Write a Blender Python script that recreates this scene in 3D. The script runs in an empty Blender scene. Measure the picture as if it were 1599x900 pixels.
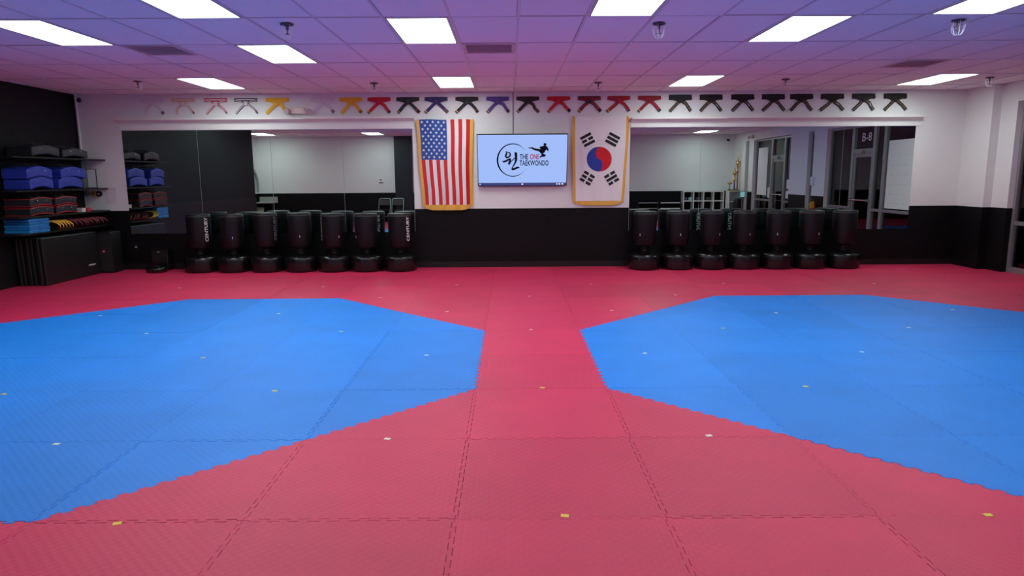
import bpy, math, random
from mathutils import Matrix, Vector
random.seed(7)
S = bpy.context.scene
C = S.collection
PI = math.pi

# ------------------------------------------------------------------ camera
F, PITCH, YAW, ROLL, H = 1068.9, 0.1620, -0.0031, -0.0062, 1.5966      # pixels (1599 wide), radians, metres
D, ZC = 12.127, 3.018                                                  # depth of the back wall, ceiling height
cp, sp, cy, sy, cr, sr = math.cos(PITCH), math.sin(PITCH), math.cos(YAW), math.sin(YAW), math.cos(ROLL), math.sin(ROLL)
def unyaw(v): return Vector((cy*v[0] - sy*v[1], sy*v[0] + cy*v[1], v[2]))
FWD = unyaw((0, cp, -sp)); _rt = unyaw((1, 0, 0)); _up = unyaw((0, sp, cp))
RT = cr*_rt + sr*_up; UP = -sr*_rt + cr*_up
cam_data = bpy.data.cameras.new('camera'); cam = bpy.data.objects.new('camera', cam_data); C.objects.link(cam)
cam_data.sensor_width = 36; cam_data.lens = 36*F/1599; cam_data.clip_start = 0.02; cam_data.clip_end = 200
cam.matrix_world = Matrix(((RT.x, UP.x, -FWD.x, 0), (RT.y, UP.y, -FWD.y, 0), (RT.z, UP.z, -FWD.z, H), (0, 0, 0, 1)))
S.camera = cam
def ray(u, v): return RT*((u-799.5)/F) + UP*(-(v-450)/F) + FWD
def on_y(u, v, y=D): d = ray(u, v); return d*(y/d.y) + Vector((0, 0, H))
def on_z(u, v, z=0.0): d = ray(u, v); return d*((z-H)/d.z) + Vector((0, 0, H))

# ------------------------------------------------------------------ world, exposure
w = bpy.data.worlds.new('night'); S.world = w; w.use_nodes = True
w.node_tree.nodes['Background'].inputs[0].default_value = (0.010, 0.011, 0.016, 1)
w.node_tree.nodes['Background'].inputs[1].default_value = 1.0
S.view_settings.view_transform = 'Standard'; S.view_settings.look = 'None'
S.view_settings.exposure = 0.0; S.view_settings.gamma = 1.0; S.view_settings.use_curve_mapping = False
LIGHT = 14.6                                                           # radiance of a ceiling panel
LIGHT_COL = (0.87, 1.0, 0.93)

# ------------------------------------------------------------------ materials
MATS = {}
def mat(name, col, rough=0.6, metal=0.0, spec=0.5, noise=0.0, nscale=6.0, bump=0.0, bscale=60.0):
    if name in MATS: return MATS[name]
    m = bpy.data.materials.new(name); m.use_nodes = True; MATS[name] = m
    nt = m.node_tree; b = nt.nodes['Principled BSDF']
    b.inputs['Base Color'].default_value = (*col, 1); b.inputs['Roughness'].default_value = rough
    b.inputs['Metallic'].default_value = metal; b.inputs['Specular IOR Level'].default_value = spec
    if noise or bump:
        g = nt.nodes.new('ShaderNodeNewGeometry')
    if noise:
        n = nt.nodes.new('ShaderNodeTexNoise'); n.inputs['Scale'].default_value = nscale; n.inputs['Detail'].default_value = 4
        nt.links.new(g.outputs['Position'], n.inputs['Vector'])
        r = nt.nodes.new('ShaderNodeMix'); r.data_type = 'RGBA'
        r.inputs[6].default_value = (*[c*(1-noise) for c in col], 1); r.inputs[7].default_value = (*[min(1, c*(1+noise)) for c in col], 1)
        nt.links.new(n.outputs['Fac'], r.inputs[0]); nt.links.new(r.outputs[2], b.inputs['Base Color'])
    if bump:
        n2 = nt.nodes.new('ShaderNodeTexNoise'); n2.inputs['Scale'].default_value = bscale; n2.inputs['Detail'].default_value = 3
        nt.links.new(g.outputs['Position'], n2.inputs['Vector'])
        bp = nt.nodes.new('ShaderNodeBump'); bp.inputs['Strength'].default_value = bump; bp.inputs['Distance'].default_value = 0.004
        nt.links.new(n2.outputs['Fac'], bp.inputs['Height']); nt.links.new(bp.outputs[0], b.inputs['Normal'])
    return m
def emit(name, col, strength):
    if name in MATS: return MATS[name]
    m = bpy.data.materials.new(name); m.use_nodes = True; MATS[name] = m
    nt = m.node_tree; nt.nodes.remove(nt.nodes['Principled BSDF'])
    e = nt.nodes.new('ShaderNodeEmission'); e.inputs[0].default_value = (*col, 1); e.inputs[1].default_value = strength
    nt.links.new(e.outputs[0], nt.nodes['Material Output'].inputs[0]); return m
def foam(name, col, rough):
    """EVA foam mat: embossed weave of raised cells, faint scuffs, slight difference from tile to tile."""
    m = bpy.data.materials.new(name); m.use_nodes = True; MATS[name] = m
    nt = m.node_tree; L = nt.links.new; b = nt.nodes['Principled BSDF']
    b.inputs['Roughness'].default_value = rough; b.inputs['Specular IOR Level'].default_value = 0.5
    g = nt.nodes.new('ShaderNodeNewGeometry'); oi = nt.nodes.new('ShaderNodeObjectInfo')
    n = nt.nodes.new('ShaderNodeTexNoise'); n.inputs['Scale'].default_value = 1.7; n.inputs['Detail'].default_value = 6; n.inputs['Roughness'].default_value = 0.65
    L(g.outputs['Position'], n.inputs['Vector'])
    hs = nt.nodes.new('ShaderNodeHueSaturation'); hs.inputs['Color'].default_value = (*col, 1)
    mr = nt.nodes.new('ShaderNodeMapRange'); mr.inputs[3].default_value = 0.93; mr.inputs[4].default_value = 1.07; L(oi.outputs['Random'], mr.inputs[0])
    mr2 = nt.nodes.new('ShaderNodeMapRange'); mr2.inputs[1].default_value = 0.3; mr2.inputs[2].default_value = 0.7; mr2.inputs[3].default_value = 0.92; mr2.inputs[4].default_value = 1.06
    L(n.outputs['Fac'], mr2.inputs[0])
    mu = nt.nodes.new('ShaderNodeMath'); mu.operation = 'MULTIPLY'; L(mr.outputs[0], mu.inputs[0]); L(mr2.outputs[0], mu.inputs[1])
    L(mu.outputs[0], hs.inputs['Value']); L(hs.outputs[0], b.inputs['Base Color'])
    sx = nt.nodes.new('ShaderNodeSeparateXYZ'); L(g.outputs['Position'], sx.inputs[0])
    def sine(sock, k):
        a = nt.nodes.new('ShaderNodeMath'); a.operation = 'MULTIPLY'; a.inputs[1].default_value = k; L(sock, a.inputs[0])
        s = nt.nodes.new('ShaderNodeMath'); s.operation = 'SINE'; L(a.outputs[0], s.inputs[0]); return s.outputs[0]
    p = nt.nodes.new('ShaderNodeMath'); p.operation = 'MULTIPLY'; L(sine(sx.outputs[0], PI/0.028), p.inputs[0]); L(sine(sx.outputs[1], PI/0.028), p.inputs[1])
    sm = nt.nodes.new('ShaderNodeMapRange'); sm.interpolation_type = 'SMOOTHSTEP'; sm.inputs[1].default_value = -0.25; sm.inputs[2].default_value = 0.25; L(p.outputs[0], sm.inputs[0])
    bp = nt.nodes.new('ShaderNodeBump'); bp.inputs['Strength'].default_value = 0.45; bp.inputs['Distance'].default_value = 0.0018
    L(sm.outputs[0], bp.inputs['Height']); L(bp.outputs[0], b.inputs['Normal'])
    return m
def glass(name, tint=(0.9, 0.95, 0.93)):
    m = bpy.data.materials.new(name); m.use_nodes = True; MATS[name] = m
    nt = m.node_tree; nt.nodes.remove(nt.nodes['Principled BSDF'])
    t = nt.nodes.new('ShaderNodeBsdfTransparent'); t.inputs[0].default_value = (*tint, 1)
    gl = nt.nodes.new('ShaderNodeBsdfGlossy'); gl.inputs['Roughness'].default_value = 0.01
    fr = nt.nodes.new('ShaderNodeFresnel'); fr.inputs[0].default_value = 1.6
    mx = nt.nodes.new('ShaderNodeMixShader')
    nt.links.new(fr.outputs[0], mx.inputs[0]); nt.links.new(t.outputs[0], mx.inputs[1]); nt.links.new(gl.outputs[0], mx.inputs[2])
    nt.links.new(mx.outputs[0], nt.nodes['Material Output'].inputs[0]); return m

RED = foam('red_foam', (0.64, 0.022, 0.095), 0.52)
BLUE = foam('blue_foam', (0.002, 0.220, 0.79), 0.54)
WHITE = mat('white_paint', (0.76, 0.75, 0.76), 0.55, noise=0.015, nscale=2, bump=0.12, bscale=90)
BLACKP = mat('black_paint', (0.0035, 0.003, 0.0045), 0.55, spec=0.18, noise=0.15, nscale=3, bump=0.1, bscale=80)
BLACKW = mat('black_wall_paint', (0.006, 0.0065, 0.008), 0.6, spec=0.25, noise=0.15, nscale=3, bump=0.1, bscale=80)
TRIM = mat('white_trim', (0.82, 0.80, 0.81), 0.4)
TILE = mat('ceiling_tile_fibre', (0.88, 0.87, 0.89), 0.95, noise=0.03, nscale=25, bump=0.35, bscale=140)
TBAR = mat('ceiling_grid_metal', (0.68, 0.66, 0.68), 0.4)
DARKGAP = mat('dark_void', (0.02, 0.02, 0.02), 0.9)
MIRROR = mat('mirror_silver', (0.66, 0.79, 0.76), 0.0, 1.0)
EDGE = mat('mirror_edge', (0.55, 0.60, 0.60), 0.4)
DIFF = emit('lamp_diffuser', LIGHT_COL, LIGHT)
LAMPF = mat('lamp_frame', (0.62, 0.62, 0.62), 0.4)
VENT = mat('vent_metal', (0.66, 0.52, 0.52), 0.55, noise=0.1)
CHROME = mat('chrome', (0.75, 0.75, 0.76), 0.2, 1.0)
WIRE = mat('pale_wire', (0.80, 0.80, 0.84), 0.4)
VINYL = mat('black_vinyl', (0.006, 0.006, 0.0075), 0.42, spec=0.28, noise=0.1, bump=0.15, bscale=120)
BASEP = mat('black_plastic', (0.006, 0.005, 0.006), 0.22, bump=0.05)
BLKMATTE = mat('black_matte', (0.006, 0.006, 0.007), 0.55, spec=0.35)
PRINT = mat('white_print', (0.78, 0.78, 0.80), 0.5)
GOLD = mat('gold_fringe', (0.78, 0.42, 0.07), 0.75, noise=0.3, nscale=120, bump=0.6, bscale=220)
GOLDT = mat('gold_thread', (0.34, 0.20, 0.06), 0.5)
CLOTHW = mat('white_cloth', (0.80, 0.76, 0.78), 0.85, bump=0.2, bscale=300)
CLOTHR = mat('red_cloth', (0.60, 0.014, 0.022), 0.7, bump=0.2, bscale=300)
CLOTHB = mat('navy_cloth', (0.016, 0.07, 0.34), 0.7, bump=0.2, bscale=300)
KBLUE = mat('flag_blue', (0.02, 0.05, 0.33), 0.8)
KRED = mat('flag_red', (0.62, 0.010, 0.022), 0.8)
INK = mat('flag_black', (0.012, 0.011, 0.012), 0.8)
ALU = mat('grey_aluminium', (0.36, 0.35, 0.36), 0.35, 0.6)
GLASS = glass('window_glass')
PAPER = mat('white_paper', (0.80, 0.80, 0.82), 0.8)
PANELBLK = mat('black_mat_vinyl', (0.009, 0.009, 0.010), 0.42, noise=0.15, bump=0.2, bscale=40)

# ------------------------------------------------------------------ mesh helpers
class B:
    def __init__(s): s.v = []; s.f = []; s.mi = []
    def add(s, vs, fs, m=0):
        o = len(s.v); s.v += [tuple(p) for p in vs]
        for f in fs: s.f.append([i+o for i in f]); s.mi.append(m)
        return s
    def box(s, x0, x1, y0, y1, z0, z1, m=0):
        return s.add([(x0,y0,z0),(x1,y0,z0),(x1,y1,z0),(x0,y1,z0),(x0,y0,z1),(x1,y0,z1),(x1,y1,z1),(x0,y1,z1)],
                     [(0,3,2,1),(4,5,6,7),(0,1,5,4),(1,2,6,5),(2,3,7,6),(3,0,4,7)], m)
    def prism(s, poly, a, b, ax='y', m=0):
        """outline in the plane across axis ax (y: x,z  x: y,z  z: x,y) pushed from a to b"""
        n = len(poly)
        if ax == 'y': P = lambda p, t: (p[0], t, p[1])
        elif ax == 'x': P = lambda p, t: (t, p[0], p[1])
        else: P = lambda p, t: (p[0], p[1], t)
        area = sum(poly[i][0]*poly[(i+1) % n][1]-poly[(i+1) % n][0]*poly[i][1] for i in range(n))
        q = list(poly) if area > 0 else list(poly)[::-1]
        vs = [P(p, a) for p in q] + [P(p, b) for p in q]
        fs = [list(range(n)), list(range(2*n-1, n-1, -1))] + [(i, n+i, n+(i+1) % n, (i+1) % n) for i in range(n)]
        flip = (b > a) != (ax == 'y')
        if flip: fs = [list(f)[::-1] for f in fs]
        return s.add(vs, fs, m)
    def lathe(s, prof, c=(0,0,0), n=28, m=0):
        vs = []; fs = []
        for (r, z) in prof:
            for k in range(n):
                a = 2*PI*k/n; vs.append((c[0]+r*math.cos(a), c[1]+r*math.sin(a), c[2]+z))
        for j in range(len(prof)-1):
            for k in range(n):
                fs.append((j*n+k, j*n+(k+1) % n, (j+1)*n+(k+1) % n, (j+1)*n+k))
        fs.append(list(range(n))[::-1]); o = (len(prof)-1)*n; fs.append([o+k for k in range(n)])
        return s.add(vs, fs, m)
    def tube(s, pts, r, n=8, m=0):
        pts = [Vector(p) for p in pts]; rings = []
        for i, p in enumerate(pts):
            t = (pts[min(i+1, len(pts)-1)]-pts[max(i-1, 0)]).normalized()
            a = t.cross(Vector((0, 0, 1)))
            if a.length < 0.05: a = t.cross(Vector((0, 1, 0)))
            a.normalize(); b = t.cross(a).normalized()
            rr = r[i] if isinstance(r, (list, tuple)) else r
            rings.append([p + a*rr*math.cos(2*PI*k/n) + b*rr*math.sin(2*PI*k/n) for k in range(n)])
        vs = [q for R in rings for q in R]; fs = []
        for j in range(len(rings)-1):
            for k in range(n): fs.append((j*n+k, j*n+(k+1) % n, (j+1)*n+(k+1) % n, (j+1)*n+k))
        fs.append(list(range(n))[::-1]); o = (len(rings)-1)*n; fs.append([o+k for k in range(n)])
        return s.add(vs, fs, m)
    def ribbon(s, pts, wd, y0, y1, m=0):
        """flat band along a 2D line in the x-z plane, width wd (number or list), from depth y0 to y1"""
        P = [Vector(p) for p in pts]; l = []; r = []
        for i, p in enumerate(P):
            t = (P[min(i+1, len(P)-1)]-P[max(i-1, 0)]).normalized(); nn = Vector((-t.y, t.x))
            ww = wd[i] if isinstance(wd, (list, tuple)) else wd
            l.append(p+nn*ww/2); r.append(p-nn*ww/2)
        n = len(P)
        for i in range(n-1): s.prism([l[i], l[i+1], r[i+1], r[i]], y0, y1, 'y', m)
        return s
    def mesh(s, name, mats, smooth=False):
        me = bpy.data.meshes.new(name); me.from_pydata(s.v, [], s.f)
        for m in (mats if isinstance(mats, (list, tuple)) else [mats]): me.materials.append(m)
        if any(s.mi): me.polygons.foreach_set('material_index', s.mi)
        if smooth: me.polygons.foreach_set('use_smooth', [True]*len(me.polygons))
        me.update(); return me
def link(name, me, parent=None, loc=None, rot=None):
    o = bpy.data.objects.new(name, me); C.objects.link(o); o.parent = parent
    if loc is not None: o.location = loc
    if rot is not None: o.rotation_euler = rot
    return o
def part(name, b, mats, parent=None, smooth=False, loc=None, rot=None, bevel=0.0, label=None, auto=False):
    o = link(name, b.mesh(name, mats, smooth), parent, loc, rot)
    if bevel:
        md = o.modifiers.new('bevel', 'BEVEL'); md.width = bevel; md.segments = 2; md.limit_method = 'ANGLE'
    if auto:
        md = o.modifiers.new('edges', 'EDGE_SPLIT'); md.split_angle = math.radians(38)
    if label: o['label'] = label
    return o
def thing(name, label, cat, loc=(0,0,0), rot=(0,0,0), group=None):
    o = bpy.data.objects.new(name, None); C.objects.link(o); o.empty_display_size = 0.1
    o.location = loc; o.rotation_euler = rot; o['label'] = label; o['category'] = cat
    if group: o['group'] = group
    return o
def tag(o, label, cat, group=None):
    o['label'] = label; o['category'] = cat
    if group: o['group'] = group
    return o
def struct(o, label=None):
    o['kind'] = 'structure'
    if label: o['label'] = label
    return o
def text_outline(body, bold=0.020):
    """triangulated outline of a word, fitted to a unit box: list of (x,y) vertices and faces"""
    cu = bpy.data.curves.new('lettering', 'FONT'); cu.body = body; cu.size = 1; cu.resolution_u = 3; cu.offset = bold
    ob = bpy.data.objects.new('lettering', cu); me = bpy.data.meshes.new_from_object(ob)
    vs = [(v.co.x, v.co.y) for v in me.vertices]; fs = [list(p.vertices) for p in me.polygons]
    bpy.data.objects.remove(ob); bpy.data.curves.remove(cu); bpy.data.meshes.remove(me)
    x0 = min(v[0] for v in vs); x1 = max(v[0] for v in vs); y0 = min(v[1] for v in vs); y1 = max(v[1] for v in vs)
    return [((x-x0)/(x1-x0), (y-y0)/(y1-y0)) for x, y in vs], fs

# ================================================================== FLOOR of interlocking mats
X0, Y0 = -0.2671, 3.0149                      # corner of the centre lane, first seam row
XL, XR, YB = -7.444, 7.887, -0.6              # left wall, right wall (back corner), rear wall
XA, XW = -9.0, 8.03                           # alcove wall, right wall beside the windows
b = B(); b.box(XA-0.1, 8.3, YB-0.1, D+0.1, -0.25, -0.022)
floor = struct(part('floor', b, mat('floor_concrete', (0.10, 0.05, 0.05), 0.9)), 'floor of red and blue interlocking foam mats')
def edge_line(p, q):
    """zig-zag of dovetail teeth from p to q; the same points whichever side asks"""
    rev = (q < p)
    if rev: p, q = q, p
    L = math.hypot(q[0]-p[0], q[1]-p[1]); t = ((q[0]-p[0])/L, (q[1]-p[1])/L); n = (-t[1], t[0])
    k = round(L*10); m = 0.03; per = (L-2*m)/k; a = 0.011; e = 0.006
    out = [(0, 0), (m, 0), (m, -a)]
    for i in range(k):
        s = m+i*per
        out += [(s+per/2+e, -a), (s+per/2-e, a), (s+per+(e if i < k-1 else 0), a)]
        if i < k-1: out.append((s+per-e, -a))
    out += [(L-m, 0), (L, 0)]
    pts = [(p[0]+t[0]*s+n[0]*o, p[1]+t[1]*s+n[1]*o) for s, o in out]
    return pts[::-1] if rev else pts
def mat_mesh(name, corners, material, gap=0.0016):
    poly = []
    for i in range(len(corners)):
        poly += edge_line(corners[i], corners[(i+1) % len(corners)])[:-1]
    n = len(poly); q = []
    for i in range(n):
        # move every point inwards by the gap
        a, c = poly[i-1], poly[(i+1) % n]; dx, dy = c[0]-a[0], c[1]-a[1]; l = math.hypot(dx, dy) or 1
        q.append((poly[i][0]-dy/l*gap, poly[i][1]+dx/l*gap))
    bb = B(); bb.prism(q, -0.020, 0.0, 'z')
    return bb.mesh(name, material)
sq = [(0,0),(1,0),(1,1),(0,1)]
MM = {}
for nm, m in (('red', RED), ('blue', BLUE)):
    MM[nm, 'full'] = mat_mesh('floor_mat', sq, m)
    MM[nm, 'sw'] = mat_mesh('floor_mat', [(0,0),(1,0),(0,1)], m)
    MM[nm, 'ne'] = mat_mesh('floor_mat', [(1,0),(1,1),(0,1)], m)
    MM[nm, 'se'] = mat_mesh('floor_mat', [(0,0),(1,0),(1,1)], m)
    MM[nm, 'nw'] = mat_mesh('floor_mat', [(0,0),(1,1),(0,1)], m)
MATOBJ = {}
def octagon(i, j):
    """what lies in cell i,j: list of (colour, piece)"""
    for left in (-6, 1):
        a = i-left
        if 0 <= a < 6 and 0 <= j < 6:
            if a+j in (0, 1) and min(a, j) == 0 and a+j < 1 or (a, j) == (0, 0): return [('red', 'full')]
            if (a, j) in ((0,1),(1,0)): return [('red', 'sw'), ('blue', 'ne')]
            if (a, j) in ((4,0),(5,1)): return [('red', 'se'), ('blue', 'nw')]
            if (a, j) == (5,0): return [('red', 'full')]
            if (a, j) in ((0,4),(1,5)): return [('red', 'nw'), ('blue', 'se')]
            if (a, j) == (0,5): return [('red', 'full')]
            if (a, j) in ((4,5),(5,4)): return [('red', 'ne'), ('blue', 'sw')]
            if (a, j) == (5,5): return [('red', 'full')]
            return [('blue', 'full')]
    return [('red', 'full')]
for j in range(-3, 9):
    for i in range(-7, 8):
        for colr, piece in octagon(i, j):
            o = link('floor_mat', MM[colr, piece], floor, (X0+i, Y0+j, random.uniform(-0.0007, 0.0007)))
            o.rotation_euler = (random.uniform(-.0004, .0004), random.uniform(-.0004, .0004), 0)
            MATOBJ[(i, j, piece if piece != 'full' else 'full')] = o
for (x0, x1, y0, y1) in ((XL, X0-7.002, Y0+0.9, D), (X0+8.002, 8.3, YB, D), (X0-7, X0+8, Y0+9.002, D), (XA, X0+8, YB, Y0-3.002), (XA, X0-7.002, Y0-3, Y0+0.896)):
    b = B(); b.box(x0, x1, y0, y1, -0.02, -0.001); part('mat_strip', b, RED, floor)
# small tape markers stuck on the mats
TAPEY = mat('yellow_tape', (0.80, 0.62, 0.06), 0.5); TAPEW = mat('pale_tape', (0.80, 0.80, 0.70), 0.5)
tape = [(183,818,1),(605,686,0),(88,694,0),(429,611,1),(317,559,1),(229,521,0),(157,493,0),(6,616,1),(435,490,0),(533,518,1),(666,555,0),(698,487,0),(829,515,0),
        (847,606,1),(882,806,1),(1107,681,0),(1543,805,1),(1258,604,1),(1007,552,0),(1129,513,1),(1212,489,0),(1346,550,0),(1419,512,0),(1488,484,0),(827,463,0),
        (1055,461,0),(955,485,0),(713,445,0),(594,465,0),(505,448,0),(280,450,0),(923,444,0),(1130,443,0),(1365,443,0)]
for u, v, yel in tape:
    p = on_z(u, v); i = math.floor(p.x-X0); j = math.floor(p.y-Y0)
    key = next((k for k in MATOBJ if k[0] == i and k[1] == j), None)
    if not key: continue
    mo = MATOBJ[key]
    bb = B(); bb.box(-0.019, 0.019, -0.014, 0.014, 0, 0.0015)
    part('tape_marker', bb, TAPEY if yel else TAPEW, mo, loc=(p.x-mo.location.x, p.y-mo.location.y, 0.0006), rot=(0, 0, random.uniform(-.3, .3)))

# ================================================================== WALLS
ZW = 1.038
def slab(name, bx, m, parent=None): bb = B(); bb.box(*bx); return part(name, bb, m, parent)
wb = struct(slab('wall_back', (XL-0.2, XR+0.5, D, D+0.15, -0.02, ZC+0.1), WHITE), 'white back wall with black lower half behind the bags')
slab('wainscot', (XL, XR, D-0.004, D, 0.0, ZW), BLACKP, wb)
struct(slab('baseboard_back', (XL, XR, D-0.012, D-0.004, 0.0, 0.10), mat('rubber_base', (0.006, 0.005, 0.006), 0.5, spec=0.4)), 'black rubber baseboard along the back wall')
wl = struct(slab('wall_left', (XL-0.15, XL, 3.95, D, -0.02, ZC+0.1), BLACKW), 'black left wall behind the gear shelves')
slab('wainscot', (XL, XL+0.012, 3.95, D, 0.0, ZW), mat('black_wall_pad', (0.006, 0.006, 0.007), 0.45, spec=0.35), wl)
wr = struct(slab('wall_rear', (XA-0.1, 8.25, YB-0.15, YB, -0.02, ZC+0.1), WHITE), 'white rear wall with black lower half, seen in the mirrors')
slab('wainscot', (XA, 8.03, YB, YB+0.004, 0.0, ZW), BLACKP, wr)
struct(slab('wall_pillar', (-4.08, -3.45, YB, YB+0.06, 0, ZC), mat('black_navy_paint', (0.012, 0.012, 0.02), 0.5)), 'full-height black pillar on the rear wall, seen in the left mirror')
wa = struct(slab('wall_alcove', (XA-0.15, XA, YB, 4.0, -0.02, ZC+0.1), WHITE), 'white alcove wall with an arched window, seen in the left mirror')
slab('wainscot', (XA, XA+0.004, YB, 4.0, 0, ZW), BLACKP, wa)
slab('return_wall', (XA, XL-0.15, 3.95, 4.1, 0, ZC), WHITE, wa)
# right wall: white piers, header above the windows
HEAD = 2.72
b = B(); b.box(XR, 8.3, 11.45, D, 0, ZC+0.1)
segs = [(11.08, 11.45), (5.88, 6.62), (4.38, 5.53), (0.95, 1.37), (YB, 0.62)]
for a, c in segs: b.box(XW, 8.25, a, c, 0, ZC+0.1)
for a, c in ((6.62, 11.08), (5.53, 5.88), (1.37, 4.38), (0.62, 0.95)): b.box(XW, 8.25, a, c, HEAD, ZC+0.1)
wR = struct(part('wall_right', b, WHITE), 'white right wall between dark storefront windows')
slab('wainscot', (XR-0.004, XR, 11.446, D-0.004, 0, ZW), BLACKP, wR)
slab('wainscot', (XR, XW, 11.446, 11.45, 0, ZW), BLACKP, wR)
for a, c in segs:
    slab('wainscot', (XW-0.004, XW, a, c, 0, ZW), BLACKP, wR)
slab('wainscot', (XW-0.004, 8.12, 11.076, 11.08, 0, ZW), BLACKP, wR)

# storefront windows and doors in the right wall
def storefront(name, y0, y1, label, rail=0.80, door=False, posts=()):
    e = bpy.data.objects.new(name, None); C.objects.link(e); e.location = (8.12, (y0+y1)/2, 0); struct(e, label)
    h = (y1-y0)/2; t = 0.055
    def fr(nm, *bx): bb = B(); bb.box(*bx); return part(nm, bb, ALU, e, bevel=0.004)
    fr('jamb', 0, 0.11, -h, -h+t, 0, HEAD); fr('jamb', 0, 0.11, h-t, h, 0, HEAD)
    fr('head_rail', 0, 0.11, -h+t, h-t, HEAD-0.06, HEAD); fr('sill_rail', 0, 0.11, -h+t, h-t, 0, 0.09)
    def pane(z0, z1, a=-h+t, c=h-t): bb = B(); bb.box(0.05, 0.056, a, c, z0, z1); return part('pane', bb, GLASS, e)
    if door:
        fr('transom_rail', 0, 0.11, -h+t, h-t, 2.06, 2.17); tp = pane(2.17, HEAD-0.06)
        dl = B(); s = 0.07
        dl.box(0.02, 0.07, -h+t, -h+t+s, 0.09, 2.06); dl.box(0.02, 0.07, h-t-s, h-t, 0.09, 2.06)
        dl.box(0.02, 0.07, -h+t+s, h-t-s, 1.98, 2.06); dl.box(0.02, 0.07, -h+t+s, h-t-s, 0.09, 0.26)
        part('door_leaf', dl, ALU, e, bevel=0.004); pane(0.26, 1.98, -h+t+s, h-t-s)
        bar = B(); bar.tube([(-0.05, -h+t+0.03, 1.0), (-0.05, h-t-0.03, 1.0)], 0.016); bar.box(-0.06, 0.03, -h+t+.02, -h+t+.05, 0.97, 1.03); bar.box(-0.06, 0.03, h-t-.05, h-t-.02, 0.97, 1.03)
        part('push_bar', bar, CHROME, e)
        cl = B(); cl.box(-0.07, 0.0, -0.28, 0.1, 2.06, 2.13); cl.ribbon([(-0.3, 0), (-0.05, 0)], 0.02, 0, 0.01)
        part('door_closer', cl, ALU, e)
        return e, tp
    fr('mid_rail', 0, 0.11, -h+t, h-t, rail-0.03, rail+0.03)
    pane(0.09, rail-0.03); tp = pane(rail+0.03, HEAD-0.06)
    for p in posts: fr('mullion', 0, 0.11, p-0.025, p+0.025, 0.09, HEAD-0.06)
    return e, tp
storefront('window_1', 9.18, 11.08, 'tall storefront window at the far right of the back wall corner')
storefront('window_2', 8.74, 9.18, 'narrow sidelight window beside the glass door, seen in the right mirror')
dr, tp = storefront('door_1', 7.78, 8.74, 'glass storefront door with transom, seen in the right mirror', door=True)
storefront('window_3', 6.62, 7.78, 'storefront window left of the glass door in the right mirror')
storefront('window_4', 5.53, 5.88, 'slit window between two white piers in the right mirror')
storefront('window_5', 1.37, 2.75, 'storefront window with paper notice, seen far back in the right mirror')
storefront('door_2', 2.75, 3.75, 'second glass door far back in the right mirror', door=True)
storefront('window_6', 3.75, 4.38, 'sidelight window of the second glass door, seen in the right mirror')
storefront('window_7', 0.62, 0.95, 'slit window behind the trophies, seen in the right mirror')
vs, fs = text_outline('B-8', 0.006)                               # suite number on the outer side of the transom glass
bb = B(); bb.add([(0, (x-0.5)*0.42, y*0.19) for x, y in vs], fs); part('suite_number', bb, PRINT, dr, loc=(0.047, 0.05, 2.34))
# outside: dark pavement and a brick building across it, lit by its own wall lamp plus added fill lamps
def brick_material():
    m = bpy.data.materials.new('brick'); m.use_nodes = True; nt = m.node_tree; bs = nt.nodes['Principled BSDF']
    t = nt.nodes.new('ShaderNodeTexBrick'); t.inputs['Scale'].default_value = 5
    t.inputs['Color1'].default_value = (0.20, 0.09, 0.07, 1); t.inputs['Color2'].default_value = (0.14, 0.06, 0.05, 1); t.inputs['Mortar'].default_value = (0.25, 0.23, 0.21, 1)
    g = nt.nodes.new('ShaderNodeNewGeometry'); mp = nt.nodes.new('ShaderNodeMapping'); mp.inputs['Rotation'].default_value = (0, PI/2, 0)
    cx = nt.nodes.new('ShaderNodeSeparateXYZ'); cb = nt.nodes.new('ShaderNodeCombineXYZ')
    nt.links.new(g.outputs['Position'], cx.inputs[0]); nt.links.new(cx.outputs[1], cb.inputs[0]); nt.links.new(cx.outputs[2], cb.inputs[1])
    nt.links.new(cb.outputs[0], t.inputs['Vector']); nt.links.new(t.outputs[0], bs.inputs['Base Color']); bs.inputs['Roughness'].default_value = 0.9
    return m
struct(slab('pavement', (8.3, 24, -8, 30, -0.3, -0.04), mat('dark_pavement', (0.10, 0.11, 0.08), 0.9, noise=0.4, nscale=1.5)), 'dark pavement outside the storefront')
struct(slab('wall_outside', (13.6, 14.1, -8, 30, -0.3, 6), brick_material()), 'dark brick building wall across the pavement outside')
t = thing('wall_lamp', 'small lit outdoor wall lamp beyond the storefront window', 'lamp', (13.6, 18.35, 0.22))
bb = B(); bb.box(-0.12, 0, -0.15, 0.15, 0.0, 0.25); part('housing', bb, ALU, t)
bb = B(); bb.lathe([(0.02, -.1), (0.11, -0.05), (0.11, 0.05), (0.02, .1)], (-0.2, 0, 0.12), 14); part('bulb', bb, emit('lamp_bulb', (1.0, 0.9, 0.6), 45), t, smooth=True)

for q, yy in enumerate((12.6, 16.8)):  # unseen lamps added to brighten the pavement outside
    t = thing('soffit_lamp', ['outdoor soffit lamp over the pavement nearer the storefront corner', 'outdoor soffit lamp over the pavement farther from the storefront corner'][q], 'lamp', (9.6, yy, 3.3), group='outdoor soffit lamps')
    bb = B(); bb.lathe([(0.02, 0.06), (0.16, 0.06), (0.16, 0.0), (0.13, 0.0), (0.12, 0.03), (0.02, 0.03)], (0, 0, 0), 18); part('housing', bb, ALU, t)
    bb = B(); bb.lathe([(0.01, 0.028), (0.115, 0.028), (0.115, 0.015), (0.01, 0.010)], (0, 0, 0), 18); part('lens', bb, emit('soffit_glow', (1.0, 0.92, 0.62), 9), t)
struct(slab('soffit', (8.3, 11.0, 11.3, 20, 3.36, 3.5), mat('soffit_board', (0.3, 0.28, 0.26), 0.8)), 'soffit over the pavement outside')
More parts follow.
